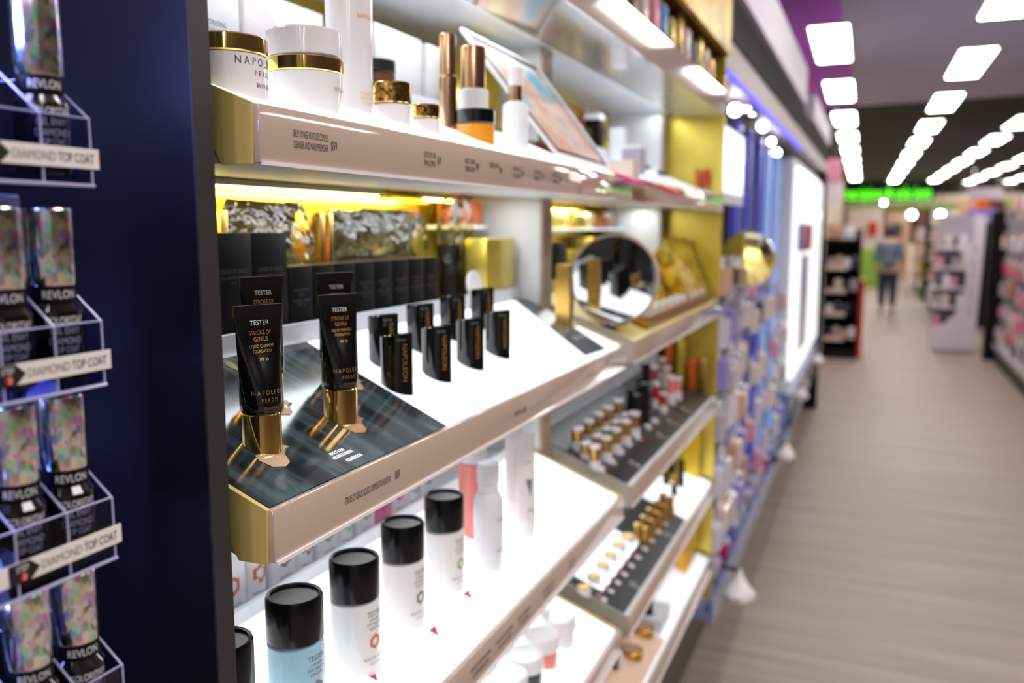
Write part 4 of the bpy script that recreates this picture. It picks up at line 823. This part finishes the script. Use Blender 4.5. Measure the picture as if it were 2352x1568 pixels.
# fifth shelf
ze_ = ZS['e']
slab('peach_board', ze_, -0.60, -0.43, 1.63, 2.02, 'peach', 'peach display board under the bronze compacts', 'board', 0.006)
for k, (x, y) in enumerate([(1474, 1448), (1448, 1500)]):
    c = onslope(ze_, x, y, 0.0065); s = mpp(c); t = thing('bronze_compact', c, 'round bronze compact on the peach board, %s one' % ('further', 'nearer')[k], 'compact', 'bronze compacts')
    build('case', MB().lathe([(28 * s, 0), (28 * s, 0.010), (26 * s, 0.012)], 32, sl=TS), 'goldsat', t, False); build('powder', MB().lathe([(22 * s, 0.0121), (22 * s, 0.0135)], 32), 'packtan', t, False)
gold_tester(ze_, 1408, 1530, 30, 90, 'black bottle tester under the fourth shelf corner', 'blacksat', 'black bottles on the fifth shelf', 'blacksat')
gold_tester(ze_, 1490, 1430, 22, 70, 'slim black bottle tester behind the bronze compacts', 'blacksat', 'black bottles on the fifth shelf', 'blacksat')
gold_tester(ze_, 1424, 1540, 16, 40, 'small white topped tester by the black bottle', 'pearl', None)
c0 = Vector((-0.53, 2.22, slz(ze_, -0.53) + 0.003))
t = thing('picture_sign', c0, 'small tilted sign with purple and tan portrait on the lowest shelf', 'sign')
q = [Vector((-0.575, 2.15, 0.640)), Vector((-0.50, 2.30, 0.605)), Vector((-0.545, 2.36, 0.745)), Vector((-0.62, 2.21, 0.775))]
build('picture', MB().poly(q, 0.003), 'facephoto', t)
build('foot', MB().tube([(q[0] + q[1]) / 2, (q[0] + q[1]) / 2 + Vector((-0.005, 0.0, -0.012))], 0.003), 'acredge', t)
carton(-0.58, -0.46, 2.43, 2.60, slz(ze_, -0.46) + 0.002, slz(ze_, -0.46) + 0.10, 'yellow gold gift carton on the lowest shelf by the side panel', 'goldfoil', 'carton', zf=ze_)
carton(-0.56, -0.445, 2.03, 2.14, slz(ze_, -0.45) + 0.002, slz(ze_, -0.45) + 0.04, 'white display block on the lowest shelf', 'white', 'block', zf=ze_)
# ================================================================ blue bay and lit bay further along the wall
struct('wall_blue', MB().box(-0.82, -0.80, 2.66, 5.32, 0.0, 2.3), 'navy')
t = thing('blue_bay', (-0.6, 4.0, 0), 'blue-lit hanging accessories bay beyond the gold bay', 'shelving bay')
build('base_shelf', MB().box(-0.80, -0.43, 2.66, 5.32, 0.34, 0.37), 'steel', t)
build('front_rail', MB().box(-0.43, -0.415, 2.66, 5.32, 0.33, 0.405), 'steel', t)
struct('baseboard_blue', MB().box(-0.80, -0.556, 2.665, 5.32, 0, 0.34), 'plinth')
build('blue_tube', MB().tube([(-0.428, 2.66, 2.030), (-0.428, 5.4, 2.030)], 0.010), 'blueled', t)
for k, (y, x0, wd, m, nm) in enumerate([(3.62, -0.52, 0.05, 'bluebar', 'blue glowing upright bar, first past the backlit poster'), (3.95, -0.52, 0.05, 'bluebar', 'blue glowing upright bar, second past the backlit poster'), (4.35, -0.52, 0.06, 'bluebar', 'blue glowing upright bar, third past the backlit poster'), (4.72, -0.52, 0.07, 'palebar', 'wide pale blue upright bar near the lit white bay'), (3.1, -0.55, 0.03, 'palebar', 'slim pale blue bar under the backlit poster'), (5.18, -0.52, 0.05, 'palebar', 'pale blue upright bar touching the lit white bay')]):
    tag(build('light_upright', MB().box(x0 - 0.02, x0, y, y + wd, 0.371, 2.0), m), nm, 'light bar', 'upright light bars of the blue bay')
for k, (y, wd) in enumerate([(3.5, 0.08), (3.82, 0.08), (4.15, 0.12), (4.55, 0.1), (4.95, 0.12)]):
    tag(build('dark_upright', MB().box(-0.57, -0.545, y, y + wd, 0.371, 2.0), 'navy'), 'dark navy upright board in the blue bay, %s from the gold bay' % ORD[k], 'upright board', 'dark uprights of the blue bay')
t = thing('header', (-0.6, 5.4, 2.045), 'taupe and black header band running above the blue bay', 'header')
build('taupe_band', MB().box(-0.80, -0.425, 2.655, 8.2, 2.045, 2.13), 'header', t)
build('black_band', MB().box(-0.80, -0.420, 2.655, 8.2, 2.13, 2.25), 'ceilblack', t)
tag(build('fascia_sign', MB().box(-0.46, -0.40, 2.655, 5.3, 2.262, 2.46), 'lav'), 'long pale lavender fascia box above the black header band', 'fascia')
tag(build('fascia_sign', MB().box(-0.46, -0.40, 6.0, 8.0, 2.262, 2.42), 'lav'), 'further lavender fascia box near the black ceiling', 'fascia')
t = thing('light_poster', (-0.45, 2.9, 1.64), 'white backlit poster hanging at the front of the blue bay', 'poster')
build('frame', MB().box(-0.47, -0.452, 2.665, 3.28, 1.655, 1.90), 'lav', t); build('lit_face', MB().box(-0.452, -0.447, 2.78, 3.22, 1.69, 1.89), 'glow', t)
for k, (x, y) in enumerate([(1688, 252), (1712, 242), (1728, 252), (1752, 290), (1772, 325), (1785, 350), (1692, 375), (1680, 345)]):
    X = -0.50 if k < 6 else -0.46
    p = at(x, y, X=X); t = thing('spot_lamp', p, 'small glowing spot lamp under the taupe header, %s from the gold bay' % ORD[k] if k < 6 else 'small glowing bulb %s the backlit poster edge' % ('low beside', 'high beside')[k - 6], 'spot lamp', 'spot lamps over the blue bay')
    build('bulb', MB().ball((0, 0, 0), 0.022 if k < 4 else 0.016), 'hotlight', t, False); build('socket', MB().lathe([(0.012, 0.018), (0.016, 0.05)], 16), 'chrome', t, False)
PK = ['pack', 'packgrey', 'pack', 'packviolet', 'packdark', 'packcream', 'pack', 'packpink', 'packtan']
PN = {'pack': 'clear', 'packgrey': 'grey', 'packviolet': 'violet', 'packdark': 'dark', 'packcream': 'cream', 'packpink': 'pink', 'packtan': 'tan', 'packrose': 'rose', 'red': 'red', 'magenta': 'magenta', 'greydark': 'charcoal', 'blackmat': 'black', 'white': 'white', 'orangedk': 'orange', 'carton': 'white'}
def hang_pack(x, y, z, w_, h_, m, label, group, face=1, card='carton'):
    t = thing('hanging_pack', (x, y, z), label, 'hanging pack', group)
    build('card', MB().box(-0.002, 0.002, -w_ / 2, w_ / 2, 0, h_), card, t, False)
    f = face
    build('bubble', MB().rings([[(f * 0.0022, a * w_ * 0.42, h_ * 0.06 + (b + 1) * h_ * 0.34) for a, b in ((-1, -1), (1, -1), (1, 1), (-1, 1))], [(f * 0.03, a * w_ * 0.36, h_ * 0.09 + (b + 1) * h_ * 0.30) for a, b in ((-1, -1), (1, -1), (1, 1), (-1, 1))]]), m, t, False)
    build('hook', MB().tube([(-f * 0.045, 0, h_ * 0.94), (f * 0.012, 0, h_ * 0.94), (f * 0.014, 0, h_ * 0.98)], 0.003, 6), 'chrome', t, False)
rnd = random.Random(5)
ROWZ = [('knee-high', 0.50), ('low', 0.70), ('mid-height', 0.92), ('waist-high', 1.13), ('chest-high', 1.30)]
for i, (rn, z) in enumerate(ROWZ):
    for j in range(11):
        y = 2.78 + 0.235 * j + rnd.uniform(-0.03, 0.03)
        if j < 4: continue
        if i == 4 and j > 6: continue
        m = PK[rnd.randrange(len(PK))]; 
        hang_pack(-0.47 + rnd.uniform(-0.02, 0.02), y, z + rnd.uniform(-0.02, 0.02), rnd.uniform(0.07, 0.11), rnd.uniform(0.12, 0.17), m, '%s hanging pack in the %s row of the blue bay, %s from the gold bay' % (PN[m], rn, ORD[j]), 'hanging packs in the blue bay', 1, PK[rnd.randrange(4)])
for i, (rn, z) in enumerate([('bottom', 0.56), ('lower', 0.74), ('centre', 0.91), ('upper', 1.07), ('highest', 1.22), ('top', 1.36)]):
    for j in range(6):
        m = ['pack', 'packgrey', 'pack', 'packcream', 'pack', 'packviolet', 'packtan'][(i * 4 + j * 3) % 7]
        hang_pack(-0.435 + rnd.uniform(-0.008, 0.008), 2.70 + 0.105 * j + rnd.uniform(-0.015, 0.015), z + rnd.uniform(-0.03, 0.02), rnd.uniform(0.085, 0.10), rnd.uniform(0.12, 0.15), m, '%s bagged accessory beside the gold side panel, %s row, %s along' % (PN[m], rn, ORD[j]), 'bagged accessories beside the gold panel', 1, ['pack', 'packgrey', 'pack', 'carton'][rnd.randrange(4)])
for j in range(12):
    m = ['pack', 'packcream', 'magenta', 'packviolet', 'pack', 'packgrey'][j % 6]
    c = thing('tub', (-0.475, 2.72 + 0.21 * j, 0.3705), '%s tub standing on the blue-grey rail, %s from the gold bay' % (PN[m], ORD[j]), 'tub', 'tubs along the blue bay rail')
    build('tub_body', MB().lathe([(0.028, 0), (0.036, 0.065)], 20), m, c, False); build('lid', MB().lathe([(0.038, 0.0655), (0.038, 0.078)], 20), 'pack', c, False)
for j in range(7):
    hang_pack(-0.60, 2.76 + 0.1 * j, 1.45 + 0.17 * (j % 2), 0.08, 0.14, ['packrose', 'packdark', 'packcream'][j % 3], 'small pack near the backlit poster, %s from the gold bay' % ORD[j], 'packs behind the backlit poster')
for k, (x, y, h_) in enumerate([(1697, 1345, 0.125), (1805, 1035, 0.11), (1840, 900, 0.10), (1880, 822, 0.10)]):
    p = at(x, y, X=-0.36); t = thing('tissue_bag', p, 'white twisted tissue bag hanging below the rail, %s along the aisle' % ORD[k], 'tissue bag', 'white tissue bags below the rail')
    mb = MB(); rs = []
    for q in range(9):
        v = q / 8; r_ = 0.05 * (0.25, 0.72, 0.98, 1.0, 0.85, 0.62, 0.40, 0.22, 0.16)[q] * (h_ / 0.125)
        rs.append([(r_ * (1 + 0.22 * noise.noise(Vector((i * 1.3, q * 0.8, k)))) * math.cos(2 * PI * i / 18), r_ * (1 + 0.22 * noise.noise(Vector((i * 1.3, q * 0.8, 7 + k)))) * math.sin(2 * PI * i / 18), (v - 0.55) * h_) for i in range(18)])
    build('bag', mb.rings(rs), 'paper', t, False)
    build('cord', MB().tube([(0, 0, h_ * 0.45), (-0.058, 0, (0.47 if k == 0 else 0.41) - p.z)], 0.010), 'blacksat', t, False)
# lit white bay
t = thing('lit_bay', (-0.5, 6.6, 0), 'tall white backlit cosmetics bay with red and blue label', 'shelving bay')
build('lit_panel', MB().box(-0.46, -0.43, 5.45, 7.85, 0.66, 1.93), 'glow', t)
build('frame', MB().box(-0.80, -0.46, 5.34, 7.949, 0.60, 1.98), 'white', t)
build('product_strip', MB().box(-0.43, -0.415, 5.75, 6.25, 0.80, 1.40), 'packgrey', t)
build('product_strip', MB().box(-0.43, -0.415, 5.55, 5.7, 0.75, 1.85), 'softglow', t)
build('blue_label', MB().box(-0.43, -0.412, 5.45, 5.85, 1.44, 1.60), 'packviolet', t)
build('red_label', MB().box(-0.43, -0.412, 5.86, 6.5, 1.43, 1.60), 'red', t)
build('side_cheek', MB().box(-0.80, -0.41, 7.95, 8.1, 0.0, 2.04), 'blackmat', t)
build('base_shelf', MB().box(-0.80, -0.42, 5.325, 7.95, 0.36, 0.60), 'steel', t)
build('plinth', MB().box(-0.80, -0.556, 5.325, 7.94, 0, 0.36), 'plinth', t)
t = thing('hanging_sign', (-0.30, 10.2, 1.95), 'lavender and pink poster hanging beyond the lit bay', 'poster')
pa, pb = at(1898, 365, Y=10.2), at(1930, 470, Y=10.2)
build('poster', MB().box(pa.x, pb.x, 10.2, 10.22, pb.z, pa.z), 'lav', t); build('pink_half', MB().box(pa.x + 0.02, pb.x, 10.19, 10.2, (pa.z + pb.z) / 2, pa.z), 'packpink', t)
build('rod', MB().tube([((pa.x + pb.x) / 2, 10.21, pa.z), ((pa.x + pb.x) / 2, 10.21, 3.0)], 0.006), 'chrome', t)

# ================================================================ stands at the end of the aisle
def endcap(x0, x1, y0, y1, h, label, m, shelves, cat='display stand', side=None):
    t = thing('display_stand', ((x0 + x1) / 2, (y0 + y1) / 2, 0), label, cat)
    build('base', MB().box(x0, x1, y0, y1, 0.0, 0.12), m, t); build('back_panel', MB().box(x0, x1, y1 - 0.03, y1, 0.12, h), m, t)
    for xx in (x0, x1 - 0.02): build('side_panel', MB().box(xx, xx + 0.02, y0, y1, 0.12, h), m, t)
    build('top_panel', MB().box(x0, x1, y0, y1, h, h + 0.04), m, t)
    for z in shelves: 
        s_ = build('shelf', MB().box(x0 + 0.02, x1 - 0.02, y0 + 0.02, y1 - 0.03, z, z + 0.02), m, t)
        build('shelf_edge', MB().box(x0 + 0.03, x0 + (x1 - x0) * 0.62, y0 - 0.005, y0 + 0.02, z - 0.005, z + 0.045), 'packcream', s_)
    return t
SH = [0.22, 0.52, 0.80, 1.08]
endcap(-0.56, -0.15, 11.2, 11.75, 1.40, 'black promotional stand with stocked shelves at the end of the left wall', 'blackmat', SH)
tag(build('red_panel', MB().box(-0.148, -0.10, 11.25, 11.75, 0.02, 0.95), 'red'), 'red side banner on the right of the black stand', 'banner')
k = 0
for i, z in enumerate(SH):
    for j in range(4):
        m = ['greydark', 'packgrey', 'packtan', 'white', 'packdark', 'packdark', 'blackmat', 'packcream'][(i * 3 + j) % 8]
        carton(-0.52 + 0.09 * j, -0.45 + 0.09 * j, 11.24, 11.4, z + 0.0205, z + 0.13 + 0.03 * (j % 2), '%s box on the black stand, %s from the left on the %s shelf up' % (PN[m], ORD[j], ORD[i]), m, 'box', 'boxes on the black stand')
for j, (x, z, w_, m) in enumerate([(-0.55, 0.0, 0.16, 'packtan'), (-0.36, 0, 0.12, 'white'), (-0.23, 0, 0.08, 'packdark'), ]):
    carton(x, x + w_, 11.35, 11.5, 1.4405, 1.62 - 0.03 * j, '%s item on top of the black stand, %s from the left' % (PN[m], ORD[j]), m, 'box', 'items on the black stand')
# right white stand with a curved cut-out
t = thing('display_stand', (0.95, 12.45, 0), 'white promotional stand with a curved side and stocked shelves', 'display stand')
zt = lambda y: (522 - y) / 2000 * 12.2 + 1.58
pts = [(0.73, 0.03), (1.215, 0.03), (1.26, 1.72), (1.13, 1.74), (1.13, 1.38), (0.97, 1.40), (0.93, 1.33), (1.03, 1.24), (1.07, 1.05), (1.08, 0.85), (1.05, 0.65), (0.97, 0.46), (0.86, 0.36), (0.73, 0.32)]
build('front_panel', MB().prism(pts, 'y', 12.34, 12.37), 'lav', t)
build('back_panel', MB().box(0.74, 1.21, 12.95, 12.98, 0.03, 1.74), 'packgrey', t)
build('side_panel', MB().box(1.20, 1.22, 12.37, 12.95, 0.03, 1.70), 'lav', t)
build('base', MB().box(0.74, 1.21, 12.37, 12.95, 0.0, 0.30), 'packgrey', t)
for z in (0.55, 0.80, 1.05, 1.30): build('shelf', MB().box(0.72, 1.20, 12.38, 12.95, z, z + 0.03), 'lav', t)
letters([('SKIN', 0.05, 0.9, 0, 0)], 'packgrey', t, on_plane((1.15, 12.339, 0.9), (0, 0, 1), (-1, 0, 0)))
for i, z in enumerate((0.33, 0.58, 0.83, 1.08, 1.33)):
    for j in range(4):
        m = ['packpink', 'greydark', 'packgrey', 'packcream', 'packdark', 'white'][(i * 2 + j) % 6]
        b0 = z + 0.0005 if i else 0.3005
        carton(0.74 + 0.085 * j, 0.81 + 0.085 * j, 12.41, 12.55, b0, z + 0.12 + 0.03 * (j % 2), '%s box in the curved white stand, %s from the left on the %s level up' % (PN[m], ORD[j], ORD[i]), m, 'box', 'boxes in the curved white stand')
# right-hand gondola
t = thing('gondola', (1.7, 9.5, 0), 'right-hand black gondola hung with pink packs', 'shelving bay')
build('end_post', MB().box(1.255, 1.40, 11.75, 11.85, 0, 1.76), 'blackmat', t)
build('back_panel', MB().box(1.66, 1.70, 6.0, 11.75, 0.12, 1.75), 'packgrey', t)
build('base', MB().box(1.36, 1.70, 6.0, 11.75, 0.0, 0.16), 'blackmat', t)
build('base_edge', MB().box(1.34, 1.36, 6.0, 11.75, 0.17, 0.22), 'packgrey', t)
build('base_shelf', MB().box(1.36, 1.70, 6.0, 11.75, 0.16, 0.19), 'packgrey', t)
PR = ['packpink', 'packrose', 'pack', 'packcream', 'greydark', 'magenta', 'packviolet', 'packtan', 'packpink', 'packgrey']
for i, (rn, z) in enumerate([('lowest', 0.26), ('second', 0.52), ('third', 0.78), ('fourth', 1.04), ('top', 1.32)]):
    for j in range(16):
        y = 8.0 + 0.235 * j; m = PR[rnd.randrange(len(PR))]
        hang_pack(1.40 + rnd.uniform(-0.03, 0.03), y, z + rnd.uniform(-0.02, 0.03), rnd.uniform(0.13, 0.19), rnd.uniform(0.17, 0.22), m, '%s hanging pack on the right gondola, %s row, %s from the near end' % (PN[m], rn, ORD[j]), 'hanging packs on the right gondola', -1, PR[rnd.randrange(4)])
for j in range(6):
    m = ['packcream', 'packpink', 'orangedk', 'white', 'packpink', 'packtan'][j]
    carton(1.42, 1.62, 9.0 + 0.45 * j, 9.3 + 0.45 * j, 1.7505, 1.93 - 0.03 * (j % 2), '%s box on top of the right gondola, %s from the near end' % (PN[m], ORD[j]), m, 'box', 'boxes on the right gondola')
# far gondolas and counter
def far_gondola(x0, x1, y0, y1, h, label, m, seed):
    t = thing('gondola', ((x0 + x1) / 2, (y0 + y1) / 2, 0), label, 'shelving bay'); rr = random.Random(seed)
    build('body', MB().box(x0 + 0.06, x1 - 0.06, y0 + 0.04, y1, 0.1, h), 'packgrey', t); build('end_panel', MB().box(x0, x1, y0, y0 + 0.04, 0, h + 0.03), m, t); build('base', MB().box(x0, x1, y0 + 0.04, y1, 0, 0.1), 'blackmat', t)
    g = build('green_edge', MB().box(x0 - 0.03, x0, y0, y0 + 0.05, 0.05, h * 0.55), 'greenpaint', t)
    n = 0
    for i in range(4):
        build('shelf', MB().box(x0 - 0.06, x0 + 0.06, y0 + 0.06, y1, 0.25 + 0.35 * i, 0.27 + 0.35 * i), 'lav', t)
    for i in range(4):
        for j in range(9):
            mm = ['white', 'packtan', 'packcream', 'greydark', 'packgrey', 'orangedk', 'packrose', 'packcream'][rr.randrange(8)]
            yy = y0 + 0.15 + (y1 - y0 - 0.4) * j / 9
            carton(x0 - 0.05, x0 + 0.055, yy, yy + (y1 - y0) / 13, 0.2705 + 0.35 * i, 0.45 + 0.35 * i + rr.uniform(0, 0.06), '%s box on the %s, %s shelf up, %s along' % (PN[mm], label.split(' gondola')[0].replace('distant ', 'distant ') + ' gondola', ORD[i], ORD[j]), mm, 'box', 'boxes on the distant gondolas')
far_gondola(1.02, 1.9, 15.6, 19.0, 1.62, 'distant black-ended gondola just behind the curved white stand', 'blackmat', 1)
far_gondola(0.98, 1.9, 21.0, 26.0, 1.58, 'more distant gondola beyond the person', 'blackmat', 2)
tag(build('counter', MB().box(-0.98, 0.2, 25.0, 25.6, 0, 1.02), 'greenpaint'), 'green painted counter at the far end of the aisle', 'counter')
tag(build('counter', MB().box(0.9, 9.4, 28.0, 28.6, 0, 1.1), 'packcream'), 'long cream counter in front of the far wall', 'counter')
for k, (x, y, w_, z0, z1, m) in enumerate([(-0.9, 30.8, 1.1, 1.0, 2.2, 'packcream'), (0.3, 30.8, 0.7, 0.9, 2.1, 'packtan'), (1.15, 30.8, 0.35, 0.6, 2.2, 'brown'), (1.6, 30.8, 1.2, 0.9, 2.15, 'packcream'), (2.9, 30.8, 0.9, 0.9, 2.2, 'packgrey'), (3.9, 30.8, 1.4, 0.8, 2.2, 'packcream'), (-0.25, 30.7, 0.28, 1.3, 1.75, 'red'), (0.4, 30.7, 0.35, 1.3, 1.7, 'greydark')]):
    tag(build('wall_cabinet', MB().box(x, x + w_, y, y + 0.3, 0.0, z1) if k < 6 else MB().box(x, x + w_, y, y + 0.06, z0, z1), m), '%s far-wall %s below the green sign, %s from the left' % ({'packcream': 'cream', 'packtan': 'tan', 'brown': 'brown', 'packgrey': 'grey', 'red': 'red', 'greydark': 'dark'}[m], 'cabinet' if k < 6 else 'notice', ORD[k] if k < 6 else ORD[k - 6]), 'cabinet' if k < 6 else 'notice', 'far wall cabinets' if k < 6 else None)
# green lit sign
sg = thing('lit_sign', (1.2, 30.8, 2.85), 'glowing green lettering sign over the far counter', 'sign')
pl_ = at(1931, 444, Y=30.75); pr_ = at(2139, 444, Y=30.75); mpx = (pr_.x - pl_.x) / 208
cxx, czz = (pl_.x + pr_.x) / 2, pl_.z
lt = letters([('prescriptions', 0.40, 100 * mpx, -54 * mpx, 0), ('&', 0.32, 16 * mpx, 10 * mpx, 0), ('solutions', 0.40, 80 * mpx, 64 * mpx, 0)], 'greenlit', sg, on_plane((cxx, 30.75, czz), (1, 0, 0), (0, 0, 1)))
build('backing', MB().box(pl_.x - 0.1, pr_.x + 0.1, 30.78, 30.84, czz - 0.24, czz + 0.24), 'blackmat', sg)
for k, (x, y) in enumerate([(2094, 493), (2160, 493), (2030, 465)]):
    p = at(x, y, Y=27.5); t = thing('down_light', p, 'round warm ceiling lamp hanging near the far counter, %s' % ('left one', 'right one', 'dim one under the sign')[k], 'lamp', 'far hanging lamps')
    build('globe', MB().ball((0, 0, 0), 0.10 if k < 2 else 0.06), 'hotlight', t, False); build('cord', MB().tube([(0, 0, 0.1), (0, 0, 3.0 - p.z)], 0.012), 'blacksat', t, False)
pb_ = [at(2225, 432, Y=24.0), at(2302, 460, Y=24.0)]
hs = thing('hanging_sign', ((pb_[0].x + pb_[1].x) / 2, 24, pb_[1].z), 'grey hanging aisle sign at the far right', 'sign')
build('board', MB().box(pb_[0].x, pb_[1].x, 24, 24.04, pb_[1].z, pb_[0].z), 'packgrey', hs)
for x in (pb_[0].x + 0.1, pb_[1].x - 0.1): build('wire', MB().tube([(x, 24.02, pb_[0].z), (x, 24.02, 3.0)], 0.01), 'chrome', hs)
for k, (x, y, w_, h_, m, yy) in enumerate([(2225, 470, 0.35, 0.30, 'packtan', 19.6), (2262, 468, 0.3, 0.28, 'orangedk', 19.4), (2292, 470, 0.25, 0.26, 'brown', 19.2), (2256, 492, 0.5, 0.3, 'packviolet', 19.0), (2200, 520, 0.45, 0.5, 'packviolet', 20.0)]):
    p = at(x, y, Y=yy); tag(build('display_board', MB().box(p.x - w_ / 2, p.x + w_ / 2, yy, yy + 0.06, 0.0, p.z + h_ / 3), m), '%s board above the right-hand shelves, %s from the left' % ({'packtan': 'tan', 'orangedk': 'orange brown', 'brown': 'dark brown', 'packviolet': 'violet blue'}[m], ORD[k]), 'board', 'boards above the right shelves')
tag(build('shelf_run', MB().box(2.0, 3.2, 17.5, 18.4, 0, 1.72), 'packgrey'), 'grey shelving run behind the right gondola', 'shelving')

# ================================================================ the person walking away
def skinned(name, verts, edges, m, parent, lv=2):
    me = bpy.data.meshes.new(name); me.from_pydata([v[:3] for v in verts], edges, []); o = bpy.data.objects.new(name, me); COL.objects.link(o)
    sk = o.modifiers.new('skin', 'SKIN'); 
    for i, v in enumerate(verts):
        d = me.skin_vertices[0].data[i]; d.radius = (v[3], v[4] if len(v) > 4 else v[3]); d.use_root = (i == 0)
    sb_ = o.modifiers.new('sub', 'SUBSURF'); sb_.levels = lv; sb_.render_levels = lv
    me.materials.append(M[m]); 
    for p in me.polygons: p.use_smooth = True
    sk.use_smooth_shade = True
    if parent: o.parent = parent
    return o
ps = thing('person', (0.24, 17.4, 0), 'person in blue-grey top and dark jeans walking away down the aisle', 'person')
b_ = [(0, 0, 0.90, .06, .05), (0, 0, 1.02, .115, .09), (0, -.01, 1.20, .13, .095), (0, 0, 1.32, .10, .075), (0, .01, 1.38, .045, .045), (0, .02, 1.44, .05, .055), (0, .03, 1.50, .072, .085), (0, .02, 1.555, .05, .06),
      (-.165, 0, 1.29, .05, .05), (-.215, .0, 1.06, .038, .038), (-.225, .05, .84, .028, .028), (-.222, .08, .76, .03, .018),
      (.165, 0, 1.29, .05, .05), (.215, -.02, 1.06, .038, .038), (.225, .03, .84, .028, .028), (.222, .06, .76, .03, .018),
      (-.085, 0, .76, .07, .07), (-.09, .05, .43, .055, .06), (-.09, .02, .09, .036, .04), (-.09, .12, .04, .035, .03),
      (.085, 0, .76, .07, .07), (.09, .02, .43, .055, .06), (.09, -.16, .12, .036, .04), (.09, -.08, .05, .035, .03)]
be = [(0, 1), (1, 2), (2, 3), (3, 4), (4, 5), (5, 6), (6, 7), (3, 8), (8, 9), (9, 10), (10, 11), (3, 12), (12, 13), (13, 14), (14, 15), (0, 16), (16, 17), (17, 18), (18, 19), (0, 20), (20, 21), (21, 22), (22, 23)]
skinned('body', b_, be, 'skin', ps)
g = lambda i, k=1.18, a=0.012: (b_[i][0], b_[i][1], b_[i][2], b_[i][3] * k + a, (b_[i][4]) * k + a)
shirt = [(0, 0, .80, .165, .135), g(1, 1.2, .02), g(2, 1.2, .02), g(3, 1.15), g(8, 1.2), g(9, 1.2), (-.222, .03, .93, .04, .04), g(12, 1.2), g(13, 1.2), (.222, .01, .93, .04, .04)]
skinned('knit_top', shirt, [(0, 1), (1, 2), (2, 3), (3, 4), (4, 5), (5, 6), (3, 7), (7, 8), (8, 9)], 'shirt', ps)
jn = [(0, 0, .87, .15, .125), g(16, 1.3, .02), g(17, 1.15), (-.09, .025, .12, .05, .055), g(20, 1.3, .02), g(21, 1.15), (.09, -.15, .14, .05, .055)]
skinned('jeans', jn, [(0, 1), (1, 2), (2, 3), (0, 4), (4, 5), (5, 6)], 'jeans', ps)
hr = MB().ball((0, 0.0, 1.515), 0.085, (0.95, 1.05, 1.05)); hr.ball((0, -0.03, 1.47), 0.07, (1.0, 0.8, 1.0)); build('hair', hr, 'hair', ps, False)
for (x, y, z) in ((-.09, .09, .03), (.09, -.11, .045)):
    build('shoe', MB().ball((x, y, z), 0.05, (0.85, 2.2, 0.7)), 'blacksat', ps, False)
